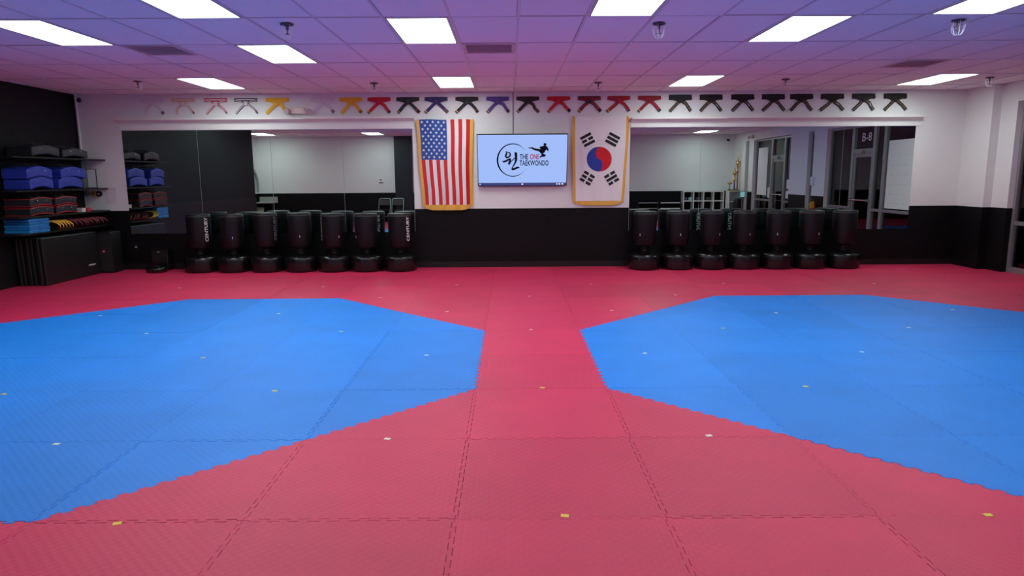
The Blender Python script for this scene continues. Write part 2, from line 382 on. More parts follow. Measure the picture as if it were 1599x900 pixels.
# ================================================================== CEILING
ceil = struct(slab('ceiling', (XA-0.1, 8.3, YB-0.1, D+0.1, ZC+0.14, ZC+0.2), DARKGAP), 'suspended ceiling of pale fibre tiles')
TX, TY, CX0, CY0 = 0.616, 1.245, -1.14, 6.505
def col_x(k): return CX0+TX*k
def row_y(j): return CY0+TY*j
lights = {(-6,0): 'fluorescent ceiling panel cut by the left edge of the picture', (-3,-1): 'fluorescent ceiling panel cut by the top edge, left of centre',
          (-3,1): 'fluorescent ceiling panel right of the left air vent', (-6,3): 'fluorescent ceiling panel above the belts at the far left',
          (0,0): 'fluorescent ceiling panel at centre, beside the middle air vent', (0,3): 'small-looking ceiling panel just above the striped flag',
          (3,-1): 'fluorescent ceiling panel cut by the top edge, right of centre', (6,0): 'largest whole fluorescent ceiling panel right of centre',
          (6,3): 'fluorescent ceiling panel above the first black belts', (12,3): 'fluorescent ceiling panel nearest the right back corner',
          (8,-1): 'fluorescent ceiling panel cut by the top right corner of the picture',
          (-6,-5): 'ceiling panel seen reflected in the left mirror near the striped flag', (12,-5): 'ceiling panel seen reflected in the right mirror',
          (-12,-5): 'ceiling panel over the arched alcove, reflected in the left mirror'}
for kj in ((0,-3), (6,-3), (-9,-1)): lights[kj] = None  # unseen panels added for room illumination
vents = {(-5,1): (0, 'square ceiling air vent at the left, beside two light panels'), (1,1): (0, 'square ceiling air vent in the middle, beside the centre light panel'), (10,2): (0, 'square ceiling air vent at the right, near the back corner panel')}
def tile_mesh(wx, wy): bb = B(); bb.box(0.013, wx-0.013, 0.013, wy-0.013, ZC+0.005, ZC+0.02); return bb.mesh('ceiling_tile', TILE)
TM = {}
def put_tile(x0, x1, y0, y1):
    key = (round(x1-x0, 3), round(y1-y0, 3))
    if key[0] < 0.05 or key[1] < 0.05: return
    if key not in TM: TM[key] = tile_mesh(*key)
    o = link('ceiling_tile', TM[key], ceil, (x0, y0, random.uniform(0, 0.003)))
    o.rotation_euler = (random.uniform(-.0012, .0012), random.uniform(-.0015, .0015), 0)
kmin, kmax, jmin, jmax = -13, 15, -6, 4
for k in range(kmin, kmax):
    for j in range(jmin, jmax+1):
        x0, x1 = max(col_x(k), XA), min(col_x(k+1), 8.03); y0, y1 = max(row_y(j), YB), min(row_y(j+1), D)
        if x1 < XL and y0 > 3.95: continue
        if (k, j) in lights: continue
        if (k, j) in vents: put_tile(x0, x1, y0+TY/2, y1); continue
        put_tile(x0, x1, y0, y1)
bw = 0.012
for k in range(kmin, kmax+1):
    x = col_x(k)
    if x < XA or x > 8.03: continue
    bb = B(); bb.box(x-bw, x+bw, YB, D if x > XL else 3.95, ZC, ZC+0.012); part('grid_bar', bb, TBAR, ceil)
for j in range(jmin, jmax+1):
    y = row_y(j)
    if y < YB: continue
    bb = B(); bb.box(XL if y > 3.95 else XA, 8.03, y-bw*0.8, y+bw*0.8, ZC+0.001, ZC+0.012); part('grid_bar', bb, TBAR, ceil)
bb = B()
bb.box(XL, 8.03, D-0.02, D, ZC-0.002, ZC+0.012); part('wall_angle', bb, TBAR, ceil)
hang = ZC+0.1
fb = B(); u0, u1, v0, v1 = 0.014, TX-0.014, 0.014, TY-0.014
fb.box(u0, u0+0.025, v0, v1, -0.002, 0.06); fb.box(u1-0.025, u1, v0, v1, -0.002, 0.06); fb.box(u0+0.025, u1-0.025, v0, v0+0.025, -0.002, 0.06); fb.box(u0+0.025, u1-0.025, v1-0.025, v1, -0.002, 0.06)
FM = fb.mesh('frame', LAMPF)
db = B(); db.box(u0+0.025, u1-0.025, v0+0.025, v1-0.025, 0.008, 0.014); DM = db.mesh('diffuser', DIFF)
for (k, j), lab in lights.items():
    t = thing('ceiling_light', lab or 'fluorescent ceiling panel over the near mats, outside the picture', 'ceiling light', (col_x(k), row_y(j), ZC), group='recessed fluorescent ceiling panels')
    link('frame', FM, t); link('diffuser', DM, t)
for (k, j), (_, lab) in vents.items():
    t = thing('air_vent', lab, 'air vent', (col_x(k), row_y(j), ZC), group='ceiling air vents')
    s = TX
    bb = B(); m1 = 0.014; e1 = 0.04
    bb.box(m1, s-m1, m1, m1+e1, -0.004, 0.02); bb.box(m1, s-m1, s-m1-e1, s-m1, -0.004, 0.02); bb.box(m1, m1+e1, m1+e1, s-m1-e1, -0.004, 0.02); bb.box(s-m1-e1, s-m1, m1+e1, s-m1-e1, -0.004, 0.02)
    part('frame', bb, VENT, t)
    bb = B(); bb.box(m1+e1, s-m1-e1, m1+e1, s-m1-e1, 0.02, 0.03); part('backing', bb, mat('vent_dark', (0.52, 0.40, 0.41), 0.8), t)
    sl = B(); sl.prism([(-0.018, 0.0), (-0.014, -0.002), (0.018, 0.016), (0.014, 0.018)], m1+e1, s-m1-e1, 'x'); SLM = sl.mesh('slat', VENT)
    for q in range(10): link('slat', SLM, t, (0, m1+e1+0.03+q*0.05, 0.0))
# sprinkler heads with wire guards
SPL = [((-2.077, 6.751), 'caged sprinkler head on the ceiling left of the centre panel'), ((1.432, 6.812), 'caged sprinkler head on the ceiling right of centre, near the top edge'),
       ((4.239, 6.745), 'caged sprinkler head below the panel in the top right corner'), ((-5.487, 10.513), 'caged sprinkler head above the white belts at the left'),
       ((-2.062, 10.873), 'caged sprinkler head above the red belt left of the striped flag'), ((1.385, 10.948), 'caged sprinkler head above the red belts right of the screen'),
       ((4.194, 10.71), 'caged sprinkler head above the black belts'), ((7.234, 10.629), 'caged sprinkler head near the right back corner')]
def lathe_m(prof, n=16): bb = B(); bb.lathe(prof, (0,0,0), n); return bb
SPD = lathe_m([(0.004, 0), (0.062, -0.002), (0.062, -0.008), (0.02, -0.018), (0.004, -0.02)]).mesh('escutcheon', mat('sprinkler_dark', (0.10, 0.09, 0.10), 0.4, 0.6), True)
SPH = lathe_m([(0.004, -0.018), (0.014, -0.02), (0.014, -0.05), (0.006, -0.055), (0.006, -0.085), (0.024, -0.088), (0.024, -0.092), (0.004, -0.094)]).mesh('head', mat('sprinkler_metal', (0.16, 0.14, 0.15), 0.4, 0.7))
wbm = B(); wbm.tube([(0.055, 0, -0.005), (0.058, 0, -0.06), (0.05, 0, -0.10), (0.03, 0, -0.13), (0, 0, -0.135)], 0.003, 5)
WM = wbm.mesh('guard_wire', WIRE)
for (x, y), lab in SPL:
    t = thing('sprinkler', lab, 'sprinkler', (x, y, ZC), group='caged ceiling sprinklers')
    link('escutcheon', SPD, t); link('head', SPH, t)
    for q in range(6): link('guard_wire', WM, t, rot=(0, 0, q*PI/3+0.2))

# ================================================================== MIRRORS and white header trim
def wall_mirror(joints, label):
    x0, x1 = joints[0], joints[-1]
    t = thing('wall_mirror', label, 'mirror', ((x0+x1)/2, D, 0.634))
    for a, c in zip(joints[:-1], joints[1:]):
        bb = B(); g = 0.0022; hh = 2.411-0.634
        bb.box(a+g-(x0+x1)/2, c-g-(x0+x1)/2, -0.010, -0.0045, 0, hh); o = part('mirror_panel', bb, [MIRROR, EDGE], t)
        o.data.polygons.foreach_set('material_index', [1, 1, 0, 1, 1, 1])
        bb = B(); bb.box(c-0.0035-(x0+x1)/2, c+0.0035-(x0+x1)/2, -0.0042, -0.004, 0, hh)
    bb = B(); bb.box(x0-(x0+x1)/2, x1-(x0+x1)/2, -0.0044, -0.0005, 0, 2.411-0.634); part('backing', bb, EDGE, t)
wall_mirror([-6.682, -5.391, -4.133, -2.887, -1.665], 'long four-panel wall mirror on the left, behind seven punching bags')
wall_mirror([2.105, 3.332, 4.563, 5.807, 7.05], 'long four-panel wall mirror on the right, reflecting the glass door')
def header(name, x0, x1, dz, cut, label):
    e = bpy.data.objects.new(name, None); C.objects.link(e); e.location = (x0, D, 2.40); struct(e, label)
    L = x1-x0
    bb = B(); bb.box(0, L, -0.020, 0, 0.018, 0.105+dz); part('casing', bb, TRIM, e)
    for a, c, z in ((0, cut, 0.150), (cut+0.004, L, 0.156)):
        bb = B(); bb.prism([(-0.012, z-0.012+dz), (0, z-0.012+dz), (0, z+0.055+dz), (-0.12, z+0.055+dz), (-0.12, z+0.032+dz)], a, c, 'x'); part('rail', bb, TRIM, e)
        bb = B(); bb.box(a, c, -0.012, 0, z-0.018+dz, z+dz); part('rail_lip', bb, TRIM, e)
header('trim_1', -6.72, -1.63, 0.0, 3.22, 'white header rail above the left mirror')
header('trim_2', 2.11, 7.12, -0.03, 1.63, 'white header rail above the right mirror')

# ================================================================== SCREEN
TILT = math.radians(15.5); TW, TH = 1.545, 0.905
tv = thing('wall_screen', 'large wall-mounted flat screen tilted down, showing a black brush logo on pale blue', 'television', (0.228, 12.045, 1.424), (TILT, 0, 0))
bb = B(); bb.box(-TW/2, TW/2, 0.0, 0.05, 0, TH); part('housing', bb, BLKMATTE, tv, bevel=0.006)
bb = B(); bb.box(-0.2, 0.2, 0.05, 0.09, 0.25, 0.62); part('mount', bb, BLKMATTE, tv)
SC = [(-TW/2+0.012, TW/2-0.012), (0.062, TH-0.012)]
bb = B(); bb.box(SC[0][0], SC[0][1], -0.0015, 0.001, SC[1][0], SC[1][1]); part('display', bb, emit('screen_blue', (0.36, 0.51, 0.95), 1.0), tv)
bb = B(); bb.box(SC[0][0], SC[0][1], -0.0015, 0.001, 0.012, 0.062); tb = part('taskbar', bb, emit('screen_navy', (0.05, 0.06, 0.19), 1.0), tv, label='dark blue taskbar along the bottom of the screen')
SW = emit('screen_white', (0.8, 0.85, 0.95), 1.0)
for x, wd in ((-0.735, 0.016), (0.0, 0.03), (0.60, 0.02), (0.645, 0.03), (0.695, 0.03)):
    bb = B(); bb.box(x-wd/2, x+wd/2, -0.003, -0.0016, 0.027, 0.048); part('icon', bb, SW, tb)
KX, KZ = TW/142.0/13.44, TH/83.0/13.44
def lp(zx, zy): return ((760-815.5)*TW/142.0+zx*KX, TH+ (208-215)*TH/83.0 - zy*KZ)
SB = emit('screen_black', (0.006, 0.004, 0.010), 1.0); SR = emit('screen_red', (0.36, 0.02, 0.03), 1.0)
logo = B(); lo, hi = -0.0030, -0.0017
ring = []; wid = []
for q in range(73):
    a = math.radians(35 + q*(292/72)); f = q/72
    ring.append(lp(545+325*math.cos(a), 455-345*math.sin(a)))
    wid.append(max(0.10, math.sin(PI*min(1, f*1.02))**0.9)*33*KX*(0.72+0.35*math.sin(f*7+1.2)**2))
logo.ribbon(ring, wid, lo, hi)
ring2 = [lp(545+333*math.cos(math.radians(60+q*6)), 452-356*math.sin(math.radians(60+q*6))) for q in range(40)]
logo.ribbon(ring2, 3.5*KX, lo, hi); part('brush_circle', logo, SB, tv, label='black brush-stroke circle')
gl = B()
def stroke(pts, ws): gl.ribbon([lp(*p) for p in pts], [x*KX for x in ws], lo, hi)
stroke([(400,258),(418,290),(405,330),(392,370),(412,396),(450,392),(482,366),(492,330),(478,300),(448,286),(420,292)], [10,30,38,40,36,34,34,32,28,22,14])
stroke([(325,470),(350,488),(400,470),(450,442),(490,428),(505,445)], [12,40,40,36,34,20])
stroke([(492,430),(480,480),(465,530),(460,552)], [30,46,46,24])
stroke([(478,520),(520,470),(570,420),(600,400)], [14,18,20,24])
stroke([(590,285),(608,305),(612,380),(612,450),(590,520),(545,590),(525,640)], [26,58,52,50,34,24,26])
stroke([(515,655),(545,652),(600,630),(650,610),(685,615)], [30,44,46,42,20])
part('syllable', gl, SB, tv, label='black brush-lettered Korean syllable')
def word(body, zx0, zx1, zy0, zy1, m, nm):
    vs, fs = text_outline(body); bb = B(); pts = []
    for x, y in vs:
        p = lp(zx0+(zx1-zx0)*x, zy1+(zy0-zy1)*y); pts.append((p[0], hi-0.0006, p[1]))
    bb.add(pts, fs); return part(nm, bb, m, tv)
word('THE', 690, 868, 325, 440, SB, 'lettering'); word('ONE', 907, 1100, 325, 440, SR, 'lettering'); word('TAEKWONDO', 688, 1303, 460, 576, SB, 'lettering')
kick = [(1195,150),(1240,150),(1285,195),(1302,262),(1272,258),(1255,232),(1228,255),(1215,292),(1182,312),(1192,325),(1226,335),(1240,360),(1215,385),(1152,387),(1122,412),(1108,382),(1140,362),(1150,330),(1110,285),(1080,265),(1000,245),(930,207),(880,202),(873,182),(910,186),(950,180),(1000,200),(1080,217),(1130,221),(1105,190),(1120,168),(1160,160)]
kb = B(); kb.prism([lp(*p) for p in kick], lo, hi, 'y')
kb.prism([lp(1219+30*math.cos(q*PI/8), 124-31*math.sin(q*PI/8)) for q in range(16)], lo-0.0004, hi, 'y')
part('kicking_silhouette', kb, SB, tv, label='black silhouette of a flying kick')
t = tag(part('cable', B().box(0.068, 0.082, D-0.010, D, 2.30, ZC), mat('cable_dark', (0.10, 0.07, 0.09), 0.5)), 'thin dark cable running down the wall to the screen', 'cable')

# ================================================================== FLAGS
def cloth(nx, nz, outline, wave, mats, pick, y=-0.03, th=0.003):
    """hanging cloth: outline(s,t)->(x,z), s across 0..1, t down 0..1; pick(s,t) gives the material slot"""
    bb = B(); vs = []
    for j in range(nz+1):
        for i in range(nx+1):
            s, t_ = i/nx, j/nz; x, z = outline(s, t_); vs.append((x, y+wave(s, t_), z))
    fs = [(j*(nx+1)+i, (j+1)*(nx+1)+i, (j+1)*(nx+1)+i+1, j*(nx+1)+i+1) for j in range(nz) for i in range(nx)]
    bb.add(vs, fs); bb.mi = [pick((i+.5)/nx, (j+.5)/nz) for j in range(nz) for i in range(nx)]
    return bb
us = thing('striped_flag', 'striped flag with white stars on blue and gold fringe, hung left of the screen', 'flag', (-1.1, D, 1.02))
def us_out(s, t_):
    xl = -0.445+0.075*t_+0.006*math.sin(9*t_); xr = 0.43-0.025*t_+0.006*math.sin(7*t_+1)
    return xl+(xr-xl)*s, 1.545-1.455*t_ + 0.006*math.sin(s*PI*3)*(1-t_)
def us_wave(s, t_): return 0.017*math.sin(s*19+1.2*t_)*(0.3+0.8*t_)+0.013*math.sin(s*41-2*t_)*t_*(0.4+s)-0.010*math.sin(s*PI)
CANT = 0.468
nst = 13
def us_pick(s, t_):
    if t_ < CANT and s < 7/13: return 2
    return 0 if int(s*13) % 2 == 0 else 1
part('cloth', cloth(13*6, 62, us_out, us_wave, 0, us_pick, y=-0.056), [CLOTHR, CLOTHW, CLOTHB], us, smooth=True)
sb_ = B()
for rw in range(11):
    n = 5 if rw % 2 == 0 else 4
    for q in range(n):
        s = (7/13)*((q+0.5 if n == 5 else q+1)/5.0); tt = CANT*(rw+0.75)/11.5
        vs = []
        for a in range(10):
            R_ = 0.027 if a % 2 == 0 else 0.0108; an = PI/2+a*PI/5
            s2 = s+R_*math.cos(an)/0.85; t2 = tt-R_*math.sin(an)/1.45
            x, z = us_out(s2, t2); vs.append((x, -0.060+us_wave(s2, t2), z))
        x, z = us_out(s, tt); vs.append((x, -0.060+us_wave(s, tt), z))
        sb_.add(vs, [(a, 10, (a+1) % 10) for a in range(10)])
part('stars', sb_, mat('star_white', (0.82, 0.80, 0.82), 0.8), us)
def fringe(outl, wave, side, wd, parent, n=70, y=-0.03):
    bb = B(); vs = []
    for i in range(n+1):
        f = i/n; jag = 0.0035*(1 if i % 2 else -1)
        if side == 'bottom': x, z = outl(f, 1); yy = y+wave(f, 1); q = (x*1.02, z-wd+jag+0.012*(2*f-1)**6*4)
        elif side == 'left': x, z = outl(0, f); yy = y+wave(0, f); q = (x-wd+jag*0.6, z-wd*0.9*f**6)
        else: x, z = outl(1, f); yy = y+wave(1, f); q = (x+wd+jag*0.6, z-wd*0.9*f**6)
        vs += [(x, yy, z), (q[0], yy-0.004, q[1]), (q[0], yy+0.006, q[1]), (x, yy+0.006, z)]
    fs = []
    for i in range(n):
        for e in range(4): a = i*4; fs.append((a+e, a+(e+1) % 4, a+4+(e+1) % 4, a+4+e))
    bb.add(vs, fs); return part('fringe', bb, GOLD, parent)
for sd, wd in (('left', 0.05), ('right', 0.056), ('bottom', 0.095)): fringe(us_out, us_wave, sd, wd, us, y=-0.056)
kf = thing('white_flag', 'white flag with red and blue circle, black bars and gold fringe, right of the screen', 'flag', (1.60, D, 1.07))
def k_out(s, t_):
    xl = -0.452+0.012*t_-0.006*math.sin(5*t_); xr = 0.425-0.070*t_**2+0.004*math.sin(8*t_)
    return xl+(xr-xl)*s, 1.535-1.445*t_
def k_wave(s, t_): return 0.007*math.sin(s*15+t_)*(0.3+t_)+0.004*math.sin(s*37-3*t_)*t_-0.008*math.sin(s*PI)
part('cloth', cloth(48, 48, k_out, k_wave, 0, lambda s, t_: 0), CLOTHW, kf, smooth=True)
for sd, wd in (('left', 0.052), ('right', 0.045), ('bottom', 0.078)): fringe(k_out, k_wave, sd, wd, kf)
def kpt(zx, zy):   # photo detail (5.29x, from 880,170) to flag-local x,z
    p = on_y(880+zx/5.29, 170+zy/5.29, D-0.03); return p.x-1.60, p.z-1.07
def k_y(x, z):
    t_ = (1.535-z)/1.445; xl, _ = k_out(0, t_); xr, _ = k_out(1, t_); return -0.0350+k_wave((x-xl)/(xr-xl), t_)
def k_patch(poly, m, nm):
    """flat print following the folds: the outline is filled by horizontal slices"""
    bb = B(); cx = sum(p[0] for p in poly)/len(poly); cz = sum(p[1] for p in poly)/len(poly)
    vs = [(x, k_y(x, z), z) for x, z in poly]; bb.add(vs, [list(range(len(vs)))[::-1]]); return bb
KC = (294, 416); KR = 103
def arc(c, r, a0, a1, n): return [(c[0]+r*math.cos(math.radians(a0+(a1-a0)*i/n)), c[1]-r*math.sin(math.radians(a0+(a1-a0)*i/n))) for i in range(n+1)]
def strips(left, right, m, nm):
    """fill between two point chains of equal length"""
    bb = B(); n = len(left); M_ = 6; vs = []
    for l, r in zip(left, right):
        for q in range(M_+1):
            x, z = kpt(l[0]+(r[0]-l[0])*q/M_, l[1]+(r[1]-l[1])*q/M_); vs.append((x, k_y(x, z), z))
    fs = [(i*(M_+1)+q, (i+1)*(M_+1)+q, (i+1)*(M_+1)+q+1, i*(M_+1)+q+1) for i in range(n-1) for q in range(M_)]
    bb.add(vs, fs); part(nm, bb, m, kf)
NN = 44; lf = []; md = []; rg = []
tl = math.radians(6)
for i in range(NN+1):
    dy = -KR+2*KR*i/NN; hw = math.sqrt(max(0, KR*KR-dy*dy))
    c0 = -KR/2 if dy < 0 else KR/2; s_ = math.sqrt(max(0, (KR/2)**2-(dy-c0)**2)); s_ = -s_ if dy < 0 else s_
    for lst, xx in ((lf, -hw), (md, max(-hw, min(hw, s_*0.62))), (rg, hw)):
        lst.append((KC[0]+xx*math.cos(tl)-dy*math.sin(tl), KC[1]+dy*math.cos(tl)+xx*math.sin(tl)))
strips(lf, md, KBLUE, 'blue_half'); strips(md, rg, KRED, 'red_half')
def trigram(cx, cy, ang, rows, L=98, wd=23, gap=34):
    ca, sa = math.cos(math.radians(ang)), math.sin(math.radians(ang))
    for r_, broken in enumerate(rows):
        off = (r_-1)*gap
        for a, c in ([(-L/2, -7), (7, L/2)] if broken else [(-L/2, L/2)]):
            q = [(a, off-wd/2), (c, off-wd/2), (c, off+wd/2), (a, off+wd/2)]
            P_ = [(cx+x*ca+y*sa, cy-x*sa+y*ca) for x, y in q]
            bb = B(); N1, N2 = 12, 4; vs = []
            for u_ in range(N1+1):
                for v_ in range(N2+1):
                    f_, g_ = u_/N1, v_/N2
                    x = (P_[0][0]*(1-f_)+P_[1][0]*f_)*(1-g_)+(P_[3][0]*(1-f_)+P_[2][0]*f_)*g_; y = (P_[0][1]*(1-f_)+P_[1][1]*f_)*(1-g_)+(P_[3][1]*(1-f_)+P_[2][1]*f_)*g_
                    px, pz = kpt(x, y); vs.append((px, k_y(px, pz), pz))
            bb.add(vs, [(i*(N2+1)+j, i*(N2+1)+j+1, (i+1)*(N2+1)+j+1, (i+1)*(N2+1)+j) for i in range(N1) for j in range(N2)]); part('bar', bb, INK, kf)
trigram(198, 256, 28, (0,1,0)); trigram(405, 254, -28, (0,0,0)); trigram(195, 573, -31, (1,1,1)); trigram(397, 573, 30, (1,0,1))

# ================================================================== BELTS
bx = [-6.105, -5.579, -5.02, -4.505, -3.968, -3.2, -2.706, -2.223, -1.728, -1.245, -0.717, -0.189, 0.328, 0.856, 1.384, 1.891, 2.419, 2.948, 3.477, 4.018, 4.547, 5.033, 5.563, 6.104, 6.645]
bc = {'white': (0.70,0.61,0.69), 'yellow': (0.84,0.44,0.015), 'red': (0.58,0.012,0.03), 'green': (0.018,0.035,0.032), 'navy': (0.035,0.022,0.13), 'black': (0.012,0.010,0.012),
      'purple': (0.10,0.05,0.27), 'brown': (0.035,0.015,0.022), 'maroon': (0.25,0.008,0.025), 'crimson': (0.36,0.008,0.025), 'orange': (0.72,0.38,0.14)}
def bm(n): return mat('belt_'+n, bc[n], 0.7, bump=0.3, bscale=260)
spec = [('white', None, 'plain white belt, first from the left'), ('white', 'orange', 'white belt with orange edges, second from the left'), ('white', 'red', 'white belt with red edges, third from the left'),
        ('white', 'black', 'white belt with black edges, fourth from the left'), ('yellow', None, 'yellow belt left of the emergency light'), ('white', None, 'plain white belt right of the emergency light'),
        ('yellow', None, 'yellow belt next to the red belt'), ('red', None, 'red belt next to a yellow belt'), ('green', None, 'blackish green belt above the left edge of the striped flag'),
        ('navy', None, 'navy blue belt above the striped flag'), ('black', None, 'black belt above the right edge of the striped flag'), ('purple', None, 'purple blue belt above the left half of the screen'),
        ('brown', None, 'dark brown belt above the right half of the screen'), ('red', None, 'bright red belt just right of the screen'), ('crimson', 'black', 'red belt with black edges above the white flag'),
        ('crimson', None, 'deep red belt above the right side of the white flag'), ('crimson', 'maroon', 'deep red belt with maroon edges, beside the first gold-lettered black belt')]
ordn = ['first', 'second', 'third', 'fourth', 'fifth', 'sixth', 'seventh', 'eighth']
for q in range(8): spec.append(('black', 'gold', 'black belt with gold lettering, %s of eight at the right' % (ordn[q] if q < 7 else 'last')))
for i, (x, (c, e, lab)) in enumerate(zip(bx, spec)):
    t = thing('hanging_belt', lab, 'belt', (x, D, 2.945), group='martial arts belts hung in a row')
    m = bm(c); R_ = random.Random(i); f = 1.0; gold = (e == 'gold'); thick = 0.088 if gold else 0.056
    edge = None if (e is None or gold) else bm(e)
    js = [R_.uniform(-0.015, 0.015) for _ in range(6)]
    loop_b = [(-0.195, -0.030), (-0.1, -0.026), (0.1, -0.026), (0.195, -0.030)]
    fl = [(-0.195, -0.034), (-0.10, -0.052), (0.0, -0.092)]; fr_ = [(0.195, -0.034), (0.10, -0.052), (0.0, -0.092)]
    tl_ = [(-0.01, -0.095), (-0.075+js[0], -0.155), (-0.185+js[1], -0.262)]
    if i < 2: tl_ = [(-0.03, -0.095), (-0.10, -0.16), (-0.125, -0.265)]
    trr = [(0.015, -0.085), (0.085+js[2]*1.2, -0.135), (0.135+js[4], -0.19+js[3]), (0.19+js[3]*0.8, -0.258)]
    def band(nm, pts, wd, ya, yb):
        bb = B(); bb.ribbon(pts, wd, ya, yb, 0); o = part(nm, bb, edge or m, t)
        if edge:
            bb = B(); bb.ribbon(pts, wd*(0.42 if c == 'white' else 0.5), ya-0.0012, ya, 0); part('stripe', bb, m, o)
        return o
    if edge and c == 'white': bandw = 0.030
    else: bandw = 0.054
    band('waist_loop', loop_b, thick, -0.012, -0.003)
    band('front_loop', fl, bandw, -0.024, -0.014); band('front_loop', fr_, bandw, -0.028, -0.0245)
    a_ = band('tail', tl_, bandw*0.98, -0.022, -0.012); z_ = band('tail', trr, bandw*0.98, -0.020, -0.011)
    bb = B(); bb.prism([(-0.034, -0.072), (0.030, -0.070), (0.036, -0.108), (0.004, -0.128), (-0.030, -0.112)], -0.038, -0.026, 'y'); part('knot', bb, edge if (edge and c != 'white') else m, t, bevel=0.004)
    def tip(pts, f0, f1, parent, mm, ya, k=1.02):
        p, q = Vector(pts[-2]), Vector(pts[-1]); u = p.lerp(q, f0); v = p.lerp(q, f1)
        bb = B(); bb.ribbon([u, v], bandw*k, ya-0.0018, ya, 0); part('tip_stripe', bb, mm, parent)
    blk, redm = bm('black'), bm('red')
    if i < 7:
        if i < 5 or i in (5, 6): tip(trr, 0.30, 0.40, z_, redm, -0.020); tip(trr, 0.48, 0.64, z_, blk, -0.020); tip(trr, 0.72, 0.88, z_, blk, -0.020)
    elif not gold:
        tip(tl_, 0.78, 0.88, a_, mat('tip_gold', (0.75, 0.50, 0.12), 0.5), -0.022); tip(tl_, 0.89, 1.0, a_, blk, -0.022)
        tip(trr, 0.25, 0.38, z_, redm, -0.020); tip(trr, 0.5, 1.0, z_, blk if i % 3 else mat('tip_grey', (0.06, 0.055, 0.06), 0.6), -0.020)
    else:
        for pts, par, ya in ((tl_, a_, -0.022), (trr, z_, -0.020)):
            for s0 in range(2 if pts is tl_ else 3):
                p, q = Vector(pts[-2-s0 if pts is trr else -2]), Vector(pts[-1-s0 if pts is trr else -1])
                if pts is tl_ and s0: p, q = Vector(pts[0]), Vector(pts[1])
                for g_ in range(5):
                    u = p.lerp(q, 0.08+0.18*g_); v = p.lerp(q, 0.08+0.18*g_+0.12)
                    bb = B() if g_ == 0 else bb
                    bb.ribbon([u, v], 0.013, ya-0.0015, ya)
                part('gold_lettering', bb, PRINT if (pts is trr and s0 == 1 and i % 4 in (2, 3)) else GOLDT, par)

# ================================================================== PUNCHING BAGS
BASEM = lathe_m([(0.235, 0), (0.270, 0.010), (0.278, 0.04), (0.279, 0.222), (0.272, 0.246), (0.248, 0.262), (0.18, 0.272), (0.11, 0.288), (0.085, 0.304), (0.075, 0.31)], 40).mesh('base', BASEP, True)
NECKM = lathe_m([(0.075, 0.30), (0.062, 0.31), (0.058, 0.34), (0.068, 0.35), (0.068, 0.38), (0.06, 0.43)], 24).mesh('neck', BLKMATTE, True)
BAGM = lathe_m([(0.03, 0.398), (0.140, 0.402), (0.166, 0.412), (0.178, 0.438), (0.190, 0.60), (0.198, 0.80), (0.199, 0.965), (0.195, 0.985), (0.18, 0.992), (0.03, 0.997)], 40).mesh('bag', VINYL, True)
SEAMM = B().lathe([(0.1985, 0.945), (0.2005, 0.948), (0.2005, 0.958), (0.1980, 0.961)], (0,0,0), 40).mesh('rim_seam', mat('seam_grey', (0.045, 0.05, 0.05), 0.4), True)
PULLM = B().box(-0.006, 0.006, -0.2015, -0.1960, 0, 0.04).mesh('zip_pull', mat('pale_metal', (0.7, 0.7, 0.72), 0.3, 0.5))
tv_, tf_ = text_outline('CENTURY')
def bag_text(th0, z0=0.53, z1=0.94, hgt=0.062):
    bb = B(); r = 0.2005
    bb.add([(r*math.cos(th0-(y-0.5)*hgt/r), r*math.sin(th0-(y-0.5)*hgt/r), z0+(z1-z0)*x) for x, y in tv_], tf_); return bb
pos = ['leftmost', 'second from the left', 'third from the left', 'fourth from the left', 'third from the right', 'second from the right', 'rightmost']
def bag_row(us_, vs_, side, texts, pulls, zs, grp):
    for i, u in enumerate(us_):
        p = on_y(u, vs_, 11.765)
        t = thing('punching_bag', 'black freestanding punching bag, %s of seven under the %s mirror' % (pos[i], side), 'punching bag', (p.x, 11.765, 0.0), group=grp)
        dz = zs[i]
        link('base', BASEM, t); link('neck', NECKM, t); bg = link('bag', BAGM, t, (0, 0, dz)); link('rim_seam', SEAMM, bg)
        if texts[i] is not None: part('lettering', bag_text(math.radians(texts[i])), PRINT if texts[i] != -20 else mat('dim_print', (0.25, 0.25, 0.26), 0.5), bg)
        if pulls[i] is not None: link('zip_pull', PULLM, bg, (0, 0, 0.58), (0, 0, math.radians(pulls[i])))
bag_row([315, 366, 418, 471, 523, 574, 626], 412, 'left', [-31, None, -20, None, -158, 57, -38], [None, 22, None, 15, 40, -50, None], [0, -0.005, 0.015, 0.012, 0.0, -0.006, -0.01], 'freestanding bags under the left mirror')
bag_row([1006, 1057, 1109, 1160, 1212, 1263, 1315], 408, 'right', [None, None, 117, 117, None, None, None], [-35, 0, 28, 10, -22, 18, None], [0, 0, 0, 0, 0, 0, 0], 'freestanding bags under the right mirror')

# ================================================================== LEFT GEAR SHELVES
SHZ = [1.925, 1.437, 1.055, 0.81]; SX0, SX1, SYA, SYB = XL+0.012, -7.0, 9.85, 12.10
BOARD = mat('black_board', (0.006, 0.006, 0.007), 0.5, spec=0.35)
nms = ['top black wall shelf carrying black shields', 'second black wall shelf carrying blue shields', 'third black wall shelf carrying red-edged black shields', 'lowest black wall shelf carrying blue boards and paddles']
for z, lab in zip(SHZ, nms):
    t = thing('wall_shelf', lab, 'shelf', (SX0, SYA, z), group='black gear shelves')
    bb = B(); bb.box(0, SX1-SX0, 0, SYB-SYA, -0.025, 0); part('board', bb, BOARD, t, bevel=0.003)
    for y in (0.3, 1.1, 1.9):
        bb = B(); bb.prism([(0, -0.026), (0.30, -0.026), (0.30, -0.03), (0.02, -0.06), (0, -0.06)], y, y+0.02, 'y'); part('bracket', bb, BOARD, t)
